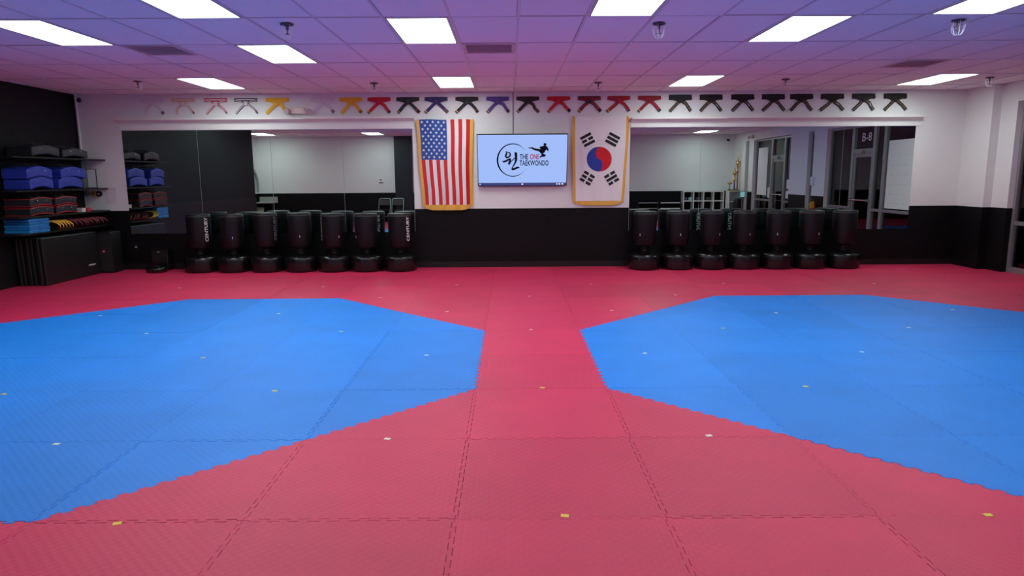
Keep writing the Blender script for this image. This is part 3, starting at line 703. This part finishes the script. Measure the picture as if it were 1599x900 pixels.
def shield_meshes(L, W, T, rise, m, nm):
    n = 12; top = []; bot = []
    for i in range(n+1):
        s = i/n; a = rise*math.sin(PI*s); top.append((s*L, T+a*1.0)); bot.append((s*L, a*0.9))
    bb = B(); bb.prism(bot+top[::-1], 0, W, 'x'); return bb
SHM = {}
def shield(loc, kind, label, L=0.54, W=0.40, T=0.135, rise=0.035, grips=True):
    cm = {'blue': mat('shield_blue', (0.028, 0.05, 0.40), 0.38, noise=0.15, nscale=8, bump=0.5, bscale=25), 'black': mat('shield_black', (0.02, 0.02, 0.023), 0.3, noise=0.2, nscale=9, bump=0.5, bscale=25)}[kind.split('_')[0]]
    t = thing('kick_shield', label, 'kick shield', loc, (0, 0, random.uniform(-0.03, 0.03)), 'curved kick shields on the shelves')
    key = (kind, L, W, T)
    if key not in SHM: SHM[key] = shield_meshes(L, W, T, rise, cm, kind).mesh('body', cm)
    o = link('body', SHM[key], t); md = o.modifiers.new('bevel', 'BEVEL'); md.width = 0.022; md.segments = 3; md.limit_method = 'ANGLE'; md.angle_limit = math.radians(40)
    for y in (0.18, 0.36) if grips else ():
        bb = B(); bb.tube([(0.08, y*L/0.54, T+rise-0.012), (0.14, y*L/0.54, T+rise+0.025), (W-0.14, y*L/0.54, T+rise+0.025), (W-0.08, y*L/0.54, T+rise-0.012)], 0.011, 6); part('handle', bb, mat('strap_grey', (0.06, 0.06, 0.06), 0.4), t)
    for y in (0.3, 0.7):
        bb = B(); bb.lathe([(0.002, 0), (0.009, 0), (0.009, 0.003), (0.002, 0.004)], (0, 0, 0), 10)
        part('eyelet', bb, CHROME, t, loc=(W, y*L, T*0.55+rise*0.9), rot=(0, PI/2, 0))
    if kind == 'black_red':
        for zz in (0.004, T-0.014):
            n = 12; tp_ = [(s/n*L, zz+0.010+rise*0.95*math.sin(PI*s/n)) for s in range(n+1)]; bt_ = [(a, b_-0.010) for a, b_ in tp_]
            bb = B(); bb.prism(bt_+tp_[::-1], -0.003, W+0.003, 'x'); part('red_piping', bb, mat('red_piping', (0.45, 0.012, 0.02), 0.4), t)
xs = SX0+0.035
shield((xs, 10.28, SHZ[0]+0.001), 'black', 'black curved kick shield on the top shelf, nearer the picture edge', L=0.60, T=0.14, rise=0.045)
shield((xs, 10.98, SHZ[0]+0.001), 'black', 'black curved kick shield on the top shelf, nearer the white wall', L=0.62, T=0.12, rise=0.04)
for lv, z in ((0, SHZ[1]+0.001), (1, SHZ[1]+0.157)):
    shield((xs, 10.14-0.02*lv, z), 'blue', 'blue kick shield, %s of the stack at the left edge of its shelf' % ('lower' if lv == 0 else 'upper'), T=0.148, rise=0.05, grips=lv == 1)
    shield((xs, 10.80+0.09*lv, z), 'blue', 'blue kick shield, %s of the stack next to the clear holder' % ('lower' if lv == 0 else 'upper'), L=0.60, T=0.148, rise=0.05, grips=lv == 1)
for lv, z in ((0, SHZ[2]+0.001), (1, SHZ[2]+0.132)):
    shield((xs, 10.10, z), 'black_red', 'black kick shield with red piping, %s of the left stack on the third shelf' % ('lower' if lv == 0 else 'upper'), L=0.50, T=0.122, rise=0.028, grips=lv == 1)
    shield((xs, 10.68, z), 'black_red', 'black kick shield with red piping, %s of the right stack on the third shelf' % ('lower' if lv == 0 else 'upper'), L=0.50, T=0.122, rise=0.028, grips=lv == 1)
LB = [mat('board_blue', (0.02, 0.25, 0.62), 0.4), mat('board_blue_deep', (0.015, 0.20, 0.55), 0.4)]
for q in range(5):
    t = thing('training_board', 'light blue plastic training board, %s of a stack of five' % ['lowest', 'second lowest', 'middle', 'second highest', 'topmost'][q], 'training board', (xs, 10.05+0.015*(q % 2), SHZ[3]+0.001+q*0.041), (0, 0, 0.02*(q % 3-1)), 'stack of light blue boards')
    for y0_, y1_ in ((0, 0.215+0.02*(q % 2)), (0.222+0.02*(q % 2), 0.44)):
        bb = B(); bb.box(0, 0.38, y0_, y1_, 0, 0.038); part('half', bb, LB[q % 2], t, bevel=0.006)
    bb = B(); bb.box(0.379, 0.382, 0.02, 0.42, 0.016, 0.022); part('groove', bb, mat('groove_blue', (0.01, 0.09, 0.30), 0.5), t)
def paddle(loc, rot, top, edge_, label, grp):
    t = thing('kick_paddle', label, 'kick paddle', loc, rot, grp)
    pr = [(0.02, 0), (0.10, 0.014), (0.16, 0.05), (0.25, 0.085), (0.34, 0.085), (0.40, 0.05), (0.42, 0)]
    out = pr + [(x, -y) for x, y in pr[-2:0:-1]]
    bb = B(); bb.prism(out, -0.013, 0.013, 'z'); part('pad', bb, top, t, bevel=0.004)
    bb = B(); bb.prism([(x*1.012-0.001, y*1.08) for x, y in out], -0.010, 0.010, 'z'); part('rim', bb, edge_, t)
    bb = B(); bb.tube([(-0.10, 0, 0), (0.04, 0, 0)], 0.014, 8); part('grip', bb, BLKMATTE, t)
PY = mat('paddle_yellow', (0.70, 0.40, 0.03), 0.45); PB = mat('paddle_black', (0.02, 0.02, 0.022), 0.35); PR = mat('paddle_maroon', (0.16, 0.015, 0.025), 0.5)
for q in range(5):
    paddle((-7.36+0.01*q, 10.62+0.062*q, SHZ[3]+0.082), (math.radians(-46), 0, 0), PB, PY, 'yellow-edged kick paddle, %s from the light blue boards' % ['first', 'second', 'third', 'fourth', 'fifth'][q], 'yellow kick paddles')
for q in range(9):
    paddle((-7.35+0.012*(q % 3), 11.03+0.098*q, SHZ[3]+0.082), (math.radians(-44+random.uniform(-4, 2)), 0, 0), PB, PR, 'black and maroon kick paddle, %s from the yellow paddles' % ['first', 'second', 'third', 'fourth', 'fifth', 'sixth', 'seventh', 'eighth', 'ninth'][q], 'black and maroon kick paddles')
# clear holder, gloves-sized boxes, tape rolls, notice, camera
t = thing('document_holder', 'clear upright holder with dark rim at the end of the second shelf', 'holder', (-7.27, 11.98, SHZ[1]+0.001))
bb = B(); bb.box(0, 0.15, 0, 0.008, 0.012, 0.315); part('sheet', bb, PAPER, t)
bb = B(); bb.box(-0.006, 0, -0.004, 0.012, 0, 0.32); bb.box(0.15, 0.156, -0.004, 0.012, 0, 0.32); bb.box(-0.006, 0.156, -0.004, 0.012, 0.32, 0.328); bb.box(-0.006, 0.156, -0.03, 0.03, 0, 0.01); part('rim', bb, BLKMATTE, t)
for q, (u, c, lab) in enumerate(((133, (0.30, 0.27, 0.30), 'grey'), (148, (0.70, 0.45, 0.03), 'yellow'), (156, (0.75, 0.72, 0.75), 'white and black'))):
    p = on_y(u, 303, D); bb = B(); n = 24; ro, ri = 0.048, 0.024
    t = thing('tape_roll', lab+' tape roll hanging on the white wall below the second shelf', 'tape roll', (p.x if q else -7.38, D-0.004, p.z), group='tape rolls on the wall')
    vs = []; fs = []
    for k in range(n):
        a = 2*PI*k/n
        for r, y in ((ro, 0), (ro, -0.04), (ri, -0.04), (ri, 0)): vs.append((r*math.cos(a), y, r*math.sin(a)))
    for k in range(n):
        for e in range(4): fs.append((k*4+e, k*4+(e+1) % 4, ((k+1) % n)*4+(e+1) % 4, ((k+1) % n)*4+e))
    bb.add(vs, fs); part('roll', bb, mat('tape_'+lab.split()[0], c, 0.5) if q < 2 else BLKMATTE, t)
    bb = B(); bb.tube([(0, 0.002, 0), (0, -0.055, 0)], 0.012, 8); part('peg', bb, CHROME if q < 2 else PRINT, t)
for q, (y, c, lab) in enumerate(((11.42, (0.7, 0.68, 0.65), 'small white box on the third shelf beside the shields'), (11.56, (0.55, 0.03, 0.04), 'small red box on the third shelf near the wall'))):
    bb = B(); bb.box(-0.10, 0.10, -0.05, 0.05, 0, 0.055); bb.box(-0.105, 0.105, -0.055, 0.055, 0.04, 0.062)
    tag(part('small_box', bb, mat('smallbox%d' % q, c, 0.6), loc=(-7.14, y, SHZ[2]+0.001), bevel=0.003), lab, 'box')
t = thing('wall_notice', 'pale paper notice on the white wall beside the shelves', 'notice', (-6.981, D-0.001, 1.305))
bb = B(); bb.box(-0.098, 0.098, -0.002, 0, -0.14, 0.14); part('sheet', bb, mat('notice_paper', (0.70, 0.62, 0.68), 0.8), t)
bb = B(); bb.box(-0.09, 0.09, -0.0026, -0.002, 0.10, 0.108); part('rule', bb, mat('notice_ink', (0.45, 0.38, 0.44), 0.8), t)
def cam_unit(loc, rz, label):
    t = thing('security_camera', label, 'camera', loc, (0, 0, rz))
    bb = B(); bb.box(-0.03, 0.03, -0.02, 0, -0.03, 0.03); part('bracket', bb, TRIM, t, bevel=0.004)
    bb = B(); bb.lathe([(0.004, 0), (0.032, 0.002), (0.034, 0.02), (0.034, 0.10), (0.028, 0.11), (0.004, 0.11)], (0, 0, 0), 18); part('housing', bb, BLKMATTE, t, loc=(0, -0.02, -0.01), rot=(PI/2+0.3, 0, 0))
cam_unit((-7.36, D, 2.95), 0.5, 'small black security camera high in the left back corner')
# conduit down the left back corner
tag(part('conduit', B().tube([(-7.40, D-0.025, ZC), (-7.40, D-0.025, 1.95)], 0.018), TRIM), 'white conduit running down the left back corner', 'conduit')
# folded black panel mats standing on edge
for q in range(8):
    x = XL+0.042+0.052*q
    t = thing('panel_mat', 'black panel mat standing on edge under the shelves, %s' % ('front one with pale tag' if q == 7 else ['closest to the wall', 'second from the wall', 'third from the wall', 'fourth from the wall', 'fifth from the wall', 'sixth from the wall', 'seventh from the wall'][q]), 'mat', (x, 10.24+0.02*(q % 3), 0.0), (0, math.radians(-1.3), 0), 'standing black panel mats')
    bb = B(); bb.box(0, 0.048, 0, 1.36, 0.0, 0.722-0.004*(q % 3)); part('panel', bb, PANELBLK, t, bevel=0.012)
    if q == 7:
        bb = B(); bb.box(0.048, 0.050, 1.06, 1.24, 0.165, 0.19); part('tag', bb, mat('tag_grey', (0.5, 0.5, 0.5), 0.5), t, label='pale printed tag')
# loudspeaker
t = thing('loudspeaker', 'black floor loudspeaker with small red badge beside the panel mats', 'speaker', (-6.91, 11.83, 0.0), (0, 0, math.radians(-4)))
bb = B(); bb.prism([(-0.14, -0.17), (0.14, -0.17), (0.11, 0.16), (-0.11, 0.16)], 0.0, 0.70, 'z'); part('cabinet', bb, BLKMATTE, t, bevel=0.012)
bb = B(); bb.box(-0.125, 0.125, -0.176, -0.1701, 0.03, 0.67); part('grille', bb, mat('grille_black', (0.018, 0.018, 0.019), 0.5, bump=0.5, bscale=300), t, bevel=0.004)
bb = B(); bb.box(-0.022, 0.022, -0.180, -0.176, 0.355, 0.39); bd = part('badge', bb, mat('badge_red', (0.60, 0.02, 0.04), 0.4), t, label='red badge')
bb = B(); bb.box(-0.013, 0.013, -0.1812, -0.180, 0.365, 0.38); part('badge_print', bb, PRINT, bd)
bb = B(); bb.box(-0.05, 0.05, -0.05, 0.05, 0.70, 0.712); part('top_handle', bb, BLKMATTE, t)
# robot vacuum and dock, outlet plates
t = thing('vacuum_dock', 'black boxy dock tower against the wall, left of the bags', 'dock', (-6.12, 11.99, 0.0))
bb = B(); bb.box(-0.155, 0.155, -0.09, 0.105, 0.0, 0.37); part('tower', bb, BASEP, t, bevel=0.02)
bb = B(); bb.box(-0.12, 0.12, -0.0925, -0.09, 0.16, 0.34); part('panel', bb, BLKMATTE, t, bevel=0.002)
bb = B(); bb.box(-0.02, 0.02, -0.0945, -0.0925, 0.325, 0.333); part('light_strip', bb, PRINT, t)
t = thing('robot_vacuum', 'low round black robot vacuum parked in front of its dock', 'robot vacuum', (-6.08, 11.72, 0.0))
bb = B(); bb.lathe([(0.14, 0.0), (0.168, 0.012), (0.172, 0.06), (0.165, 0.082), (0.10, 0.09), (0.01, 0.09)], (0, 0, 0), 36); part('body', bb, BASEP, t, smooth=True)
bb = B(); bb.lathe([(0.05, 0.09), (0.05, 0.104), (0.04, 0.108), (0.005, 0.108)], (0, 0.03, 0), 24); part('turret', bb, BLKMATTE, t, smooth=True)
for x, z, lab in ((-6.62, 0.40, 'small pale wall outlet on the black wall beside the loudspeaker'),):
    t = thing('wall_outlet', lab, 'outlet', (x, D-0.004, z)); bb = B(); bb.box(-0.03, 0.03, -0.005, 0, -0.05, 0.05); part('plate', bb, BLKMATTE, t)
    bb = B(); bb.box(-0.018, 0.018, -0.010, -0.005, -0.008, 0.008); part('plug', bb, PRINT, t)

# ================================================================== EMERGENCY LIGHTS
def emergency(loc, rz, label):
    t = thing('emergency_light', label, 'emergency light', loc, (0, 0, rz), 'twin-head emergency lights')
    pl = mat('aged_plastic', (0.72, 0.58, 0.56), 0.5)
    bb = B(); bb.prism([(-0.13, -0.055), (0.13, -0.055), (0.11, 0.055), (-0.11, 0.055)], -0.075, 0, 'y'); part('housing', bb, pl, t, bevel=0.012)
    for s in (-1, 1):
        bb = B(); bb.lathe([(0.03, 0), (0.05, 0.02), (0.056, 0.07), (0.05, 0.078), (0.01, 0.08)], (0, 0, 0), 20); hd = part('lamp_head', bb, pl, t, smooth=True, loc=(s*0.150, -0.045, 0.0), rot=(PI/2+0.25, 0, s*0.5))
        bb = B(); bb.lathe([(0.044, 0.079), (0.044, 0.084), (0.005, 0.085)], (0, 0, 0), 20); part('lens', bb, mat('lamp_lens', (0.55, 0.45, 0.48), 0.15), hd)
    bb = B(); bb.box(-0.06, 0.07, -0.0775, -0.075, -0.04, 0.042); part('cover', bb, mat('cover_cream', (0.78, 0.70, 0.60), 0.5), t)
p = on_y(467, 173.5); emergency((p.x, D, p.z), 0, 'twin-head emergency light on the wall between a yellow and a white belt')
emergency((XW, 1.25, 2.83), -PI/2, 'twin-head emergency light high on the right wall, seen in the right mirror')

# ================================================================== REAR OF THE ROOM (seen in the mirrors)
# arched window in the alcove
t = struct(bpy.data.objects.new('window_8', None), 'white arched window frame in the alcove, seen in the left mirror'); C.objects.link(t); t.location = (XA, 0.26, 1.08)
def arch(hw, hh, st=0.30, n=20): return [(-hw, 0)]+[(hw*math.cos(PI-PI*i/n), st+(hh-st)*math.sin(PI*i/n)) for i in range(n+1)]+[(hw, 0)]
o_, i_ = arch(0.80, 0.92), arch(0.70, 0.82)
bb = B()
for k in range(len(o_)-1): bb.prism([o_[k], o_[k+1], i_[k+1], i_[k]], 0.0, 0.06, 'x')
part('arch_frame', bb, mat('arch_grey', (0.26, 0.29, 0.29), 0.5), t)
bb = B(); bb.prism(i_, 0.002, 0.008, 'x'); part('pane', bb, mat('frosted_pane', (0.5, 0.56, 0.55), 0.25), t)
bb = B(); bb.box(0, 0.09, -0.86, 0.86, -0.04, 0.0); part('sill', bb, TRIM, t)
for y in (-0.35, 0.0, 0.35): bb = B(); bb.box(0.008, 0.03, y-0.012, y+0.012, 0, 0.70); part('mullion', bb, TRIM, t)
t = thing('side_table', 'small grey table with papers in the alcove, seen in the left mirror', 'table', (-8.62, -0.28, 0))
bb = B(); bb.box(-0.32, 0.32, -0.25, 0.25, 0.70, 0.74); part('tabletop', bb, mat('table_grey', (0.35, 0.35, 0.33), 0.5), t, bevel=0.004)
for sx_ in (-0.28, 0.28):
    for sy_ in (-0.21, 0.21): bb = B(); bb.box(sx_-0.02, sx_+0.02, sy_-0.02, sy_+0.02, 0, 0.70); part('leg', bb, BLKMATTE, t)
bb = B(); bb.box(-0.32, 0.32, -0.25, -0.23, 0.74, 0.92); part('back_ledge', bb, mat('table_grey', (0, 0, 0)), t)
for q, (x, y) in enumerate(((-0.1, 0.05), (0.1, 0.0))):
    bb = B(); bb.box(-0.10, 0.10, -0.13, 0.13, 0, 0.006+0.01*q); bb.box(-0.09, 0.11, -0.12, 0.14, 0.006+0.01*q, 0.009+0.01*q)
    tag(part('paper_stack', bb, PAPER, loc=(-8.62+x*1.4, -0.25+y, 0.7405), rot=(0, 0, 0.2*q)), ['thin stack of white papers on the alcove table', 'thicker stack of white papers on the alcove table'][q], 'papers')
t = thing('waste_bin', 'tan waste bin in front of the alcove table, seen in the left mirror', 'bin', (-8.72, 0.18, 0))
bb = B(); bb.lathe([(0.10, 0), (0.11, 0.005), (0.15, 0.55), (0.14, 0.55), (0.10, 0.02)], (0, 0, 0), 20); part('body', bb, mat('bin_tan', (0.22, 0.20, 0.15), 0.6), t, smooth=True)
bb = B(); bb.lathe([(0.152, 0.53), (0.16, 0.53), (0.16, 0.56), (0.148, 0.56)], (0, 0, 0), 20); part('rim', bb, mat('bin_rim', (0.15, 0.15, 0.13), 0.5), t)
t = thing('thermostat', 'small white thermostat on the rear wall, seen in the left mirror', 'thermostat', (-4.59, YB, 1.47)); bb = B(); bb.box(-0.075, 0.075, 0, 0.03, -0.055, 0.075); part('case', bb, TRIM, t, bevel=0.008)
bb = B(); bb.box(-0.03, 0.03, 0.03, 0.032, 0.0, 0.05); part('display', bb, mat('lcd', (0.08, 0.10, 0.10), 0.3), t); bb = B(); bb.box(-0.07, 0.07, 0.0, 0.034, -0.075, -0.06); part('bottom_edge', bb, BLKMATTE, t)
def folding_chair(x, y, label):
    t = thing('folding_chair', label, 'chair', (x, y, 0), (0, 0, PI), 'folding chairs on the rear wall'); fm = mat('chair_steel', (0.30, 0.32, 0.32), 0.4, 0.7)
    bb = B(); bb.box(-0.19, 0.19, -0.20, 0.18, 0.42, 0.445); part('seat', bb, BLKMATTE, t, bevel=0.008)
    bb = B(); bb.box(-0.185, 0.185, 0.185, 0.20, 0.60, 0.80); part('backrest', bb, mat('chair_back', (0.06, 0.065, 0.065), 0.5), t, bevel=0.006)
    for s in (-1, 1):
        bb = B(); bb.tube([(s*0.205, -0.22, 0), (s*0.205, 0.02, 0.42), (s*0.205, 0.20, 0.80)], 0.011, 6); part('leg', bb, fm, t)
        bb = B(); bb.tube([(s*0.19, 0.22, 0), (s*0.19, 0.0, 0.42)], 0.011, 6); part('leg', bb, fm, t)
    bb = B(); bb.tube([(-0.205, 0.20, 0.80), (-0.16, 0.215, 0.835), (0.16, 0.215, 0.835), (0.205, 0.20, 0.80)], 0.011, 6); part('top_rail', bb, fm, t)
    bb = B(); bb.tube([(-0.205, -0.1, 0.21), (0.205, -0.1, 0.21)], 0.009, 6); part('stretcher', bb, fm, t)
folding_chair(-4.45, -0.28, 'grey steel folding chair below the thermostat, seen in the left mirror'); folding_chair(-3.97, -0.20, 'grey steel folding chair half behind the black pillar, seen in the left mirror')
for q, (x, lab) in enumerate(((4.93, 'black rack with two pale shelf edges, left one in the right mirror'), (5.72, 'black rack with two pale shelf edges, beside the white cubby unit'))):
    t = thing('shoe_rack', lab, 'rack', (x, -0.38, 0), group='low racks on the rear wall')
    for s in (-1, 1): bb = B(); bb.box(s*0.355-0.015, s*0.355+0.015, -0.15, 0.15, 0, 0.66); part('side', bb, BLKMATTE, t)
    for z in (0.12, 0.42, 0.62):
        bb = B(); bb.box(-0.34, 0.34, -0.15, 0.145, z, z+0.02); sh = part('shelf', bb, BLKMATTE, t)
        if z > 0.2: bb = B(); bb.box(-0.34, 0.34, 0.145, 0.152, z-0.004, z+0.024); part('shelf_edge', bb, mat('edge_pale%d' % q, (0.32, 0.32, 0.32) if q == 0 else (0.80, 0.80, 0.80), 0.4), sh)
t = thing('cubby_unit', 'white cubby shelf unit of square holes, seen in the right mirror', 'shelf unit', (6.90, -0.40, 0)); CW = mat('cubby_white', (0.74, 0.76, 0.75), 0.5)
cw, th_ = 0.355, 0.03; TWD = 4*cw+th_
for i in range(5): bb = B(); xx = -TWD/2+i*cw; bb.box(xx, xx+th_, -0.17, 0.17, 0.0, 3*0.335+th_); part('upright', bb, CW, t)
for i in range(4):
    for k in range(4): bb = B(); xx = -TWD/2+i*cw+th_; bb.box(xx, xx+cw-th_, -0.17, 0.17, k*0.335, k*0.335+th_); part('shelf', bb, CW, t)
for q, (i, c, lab) in enumerate(((0, (0.05, 0.07, 0.16), 'dark blue gear bag in the first upper cubby'), (0.45, (0.35, 0.55, 0.58), 'pale cyan folded towel in the upper cubbies'), (1.0, (0.04, 0.05, 0.08), 'dark folded uniform in the second upper cubby'), (2.1, (0.03, 0.03, 0.035), 'black pads in the third upper cubby'))):
    xx = 6.90-TWD/2+(int(i)+0.5)*cw+th_/2 + (0.085 if q == 1 else -0.085 if q == 0 else 0)
    bb = B(); bb.lathe([(0.03, 0), (0.068, 0.01), (0.075, 0.05), (0.065, 0.10), (0.02, 0.12)], (0, 0, 0), 12)
    o = tag(part('folded_gear', bb, mat('gear%d' % q, c, 0.8), smooth=True, loc=(xx, -0.36, 0.67+th_+0.001)), lab, 'gear')
t = thing('display_cabinet', 'low white cabinet carrying trophies, seen in the right mirror', 'cabinet', (7.83, 0.10, 0)); tw_ = 0.19
bb = B(); bb.box(-tw_, tw_, -0.2, -0.18, 0, 1.02); part('back_panel', bb, CW, t)
for s in (-1, 1): bb = B(); bb.box(s*tw_-0.012, s*tw_+0.012, -0.18, 0.2, 0, 1.02); part('side', bb, CW, t)
for z in (0.0, 0.33, 0.66, 1.02): bb = B(); bb.box(-tw_-0.015, tw_+0.012, -0.2, 0.21, z, z+0.025); part('shelf', bb, CW, t)
def trophy(x, y, h, cup, col, label):
    t = thing('trophy', label, 'trophy', (x, y, 1.0455), group='trophies on the white cabinet'); k = h
    bb = B(); bb.box(-0.05, 0.05, -0.05, 0.05, 0, 0.06); part('base', bb, mat('trophy_base', (0.30, 0.18, 0.05), 0.3, 0.6), t, bevel=0.004)
    bb = B(); bb.lathe([(0.012, 0.06), (0.022, 0.07), (0.018, 0.5*k), (0.03, 0.55*k), (0.012, 0.58*k)], (0, 0, 0), 14); part('column', bb, mat('col_'+label[:5], col, 0.25, 0.4), t, smooth=True)
    bb = B(); bb.lathe([(0.012, 0.57*k), (0.03, 0.62*k), (0.065*cup, 0.74*k), (0.075*cup, 0.84*k), (0.06*cup, 0.84*k), (0.02, 0.70*k)], (0, 0, 0), 18); part('cup', bb, mat('trophy_gold', (0.75, 0.52, 0.2), 0.2, 0.9), t, smooth=True)
    bb = B(); bb.lathe([(0.01, 0.80*k), (0.022, 0.86*k), (0.012, 0.92*k), (0.02, 0.96*k), (0.004, k)], (0, 0, 0), 12); part('figure', bb, mat('trophy_gold', (0, 0, 0)), t, smooth=True)
trophy(7.95, 0.13, 1.22, 1.0, (0.45, 0.03, 0.03), 'tallest red and gold trophy on the cabinet'); trophy(7.81, 0.24, 0.48, 0.9, (0.05, 0.10, 0.40), 'blue column trophy of middle height on the cabinet')
trophy(7.70, 0.10, 0.34, 1.3, (0.6, 0.6, 0.65), 'short silver cup trophy at the cabinet corner'); trophy(7.93, -0.10, 0.80, 1.1, (0.5, 0.25, 0.28), 'rose cup trophy behind the tallest one')
cam_unit((7.75, YB, 2.84), PI-0.4, 'small black security camera in the rear corner, seen in the right mirror')
t = thing('backpack', 'black backpack slumped beside the white cabinet, seen in the right mirror', 'backpack', (7.86, 0.50, 0))
bb = B(); bb.lathe([(0.10, 0), (0.15, 0.03), (0.155, 0.45), (0.13, 0.70), (0.07, 0.80), (0.01, 0.82)], (0, 0, 0), 18); part('body', bb, BLKMATTE, t, smooth=True)
bb = B(); bb.lathe([(0.05, 0), (0.09, 0.02), (0.09, 0.22), (0.05, 0.26)], (0, 0.11, 0.1), 14); part('pocket', bb, mat('pocket_grey', (0.05, 0.05, 0.06), 0.6), t, smooth=True)
t = thing('tablet_stand', 'slim stand holding a lit tablet near the right wall, seen in the right mirror', 'tablet stand', (7.80, 1.15, 0))
bb = B(); bb.lathe([(0.02, 0), (0.17, 0.002), (0.17, 0.012), (0.02, 0.02)], (0, 0, 0), 24); part('base', bb, BLKMATTE, t)
bb = B(); bb.tube([(0, 0, 0.012), (0, 0, 0.86)], 0.016, 8); part('pole', bb, ALU, t)
bb = B(); bb.box(-0.09, 0.09, -0.01, 0.01, 0.84, 1.06); tbp = part('tablet', bb, BLKMATTE, t, bevel=0.004)
bb = B(); bb.box(-0.075, 0.075, 0.0102, 0.012, 0.86, 1.04); part('display', bb, emit('tablet_glow', (0.35, 0.6, 0.7), 0.7), tbp)
# notices on the glass, fire extinguisher, wall box
def notice(y0, y1, z0, z1, label, lines=True):
    t = thing('paper_notice', label, 'notice', (8.163, (y0+y1)/2, (z0+z1)/2), group='papers on the storefront glass'); h = (y1-y0)/2; v = (z1-z0)/2
    bb = B(); bb.box(-0.003, 0.0, -h, h, -v, v); part('sheet', bb, PAPER, t)
    if lines:
        for q in range(6):
            for r_ in range(3): bb = B(); bb.box(-0.0036, -0.003, -h*0.75+r_*h*0.55, -h*0.75+r_*h*0.55+h*0.28, v*(0.55-q*0.28), v*(0.55-q*0.28)+0.012); part('print_block', bb, mat('notice_print', (0.62, 0.62, 0.66), 0.8), t)
notice(9.27, 10.20, 0.86, 2.30, 'large white paper on the storefront window next to the glass door'); notice(1.48, 2.30, 0.95, 2.45, 'large white paper on the far storefront window')
notice(3.86, 4.30, 0.90, 1.12, 'lower small white flyer on the sidelight of the second door', False); notice(3.90, 4.30, 1.18, 1.45, 'upper small white flyer on the sidelight of the second door', False)
notice(2.42, 2.62, 0.88, 1.20, 'small white flyer beside the second glass door', False)
t = thing('fire_extinguisher', 'red fire extinguisher with yellow tag on the white pier, seen in the right mirror', 'fire extinguisher', (XW-0.10, 6.25, 0.42))
bb = B(); bb.lathe([(0.06, 0), (0.075, 0.01), (0.078, 0.03), (0.078, 0.38), (0.06, 0.43), (0.025, 0.46), (0.022, 0.50)], (0, 0, 0), 24); part('cylinder', bb, mat('extinguisher_red', (0.55, 0.015, 0.02), 0.25), t, smooth=True)
bb = B(); bb.box(-0.02, 0.02, -0.09, 0.05, 0.50, 0.56); part('valve', bb, CHROME, t); bb = B(); bb.tube([(-0.02, 0.03, 0.52), (-0.06, 0.07, 0.45), (-0.07, 0.06, 0.25)], 0.010, 6); part('hose', bb, BLKMATTE, t)
bb = B(); bb.box(-0.092, 0.0, 0.055, 0.085, 0.30, 0.48); part('inspection_tag', bb, mat('tag_yellow', (0.75, 0.50, 0.02), 0.5), t); bb = B(); bb.box(0.078, 0.098, -0.03, 0.03, 0.1, 0.4); part('bracket', bb, BLKMATTE, t)
bb = B(); bb.box(-0.05, 0, -0.08, 0.08, -0.11, 0.11); bb.box(-0.056, -0.05, -0.07, 0.07, -0.10, 0.10)
tag(part('wall_box', bb, mat('box_white', (0.75, 0.76, 0.80), 0.4), loc=(XW, 5.98, 1.42), bevel=0.004), 'small white control box on the pier, seen in the right mirror', 'control box')
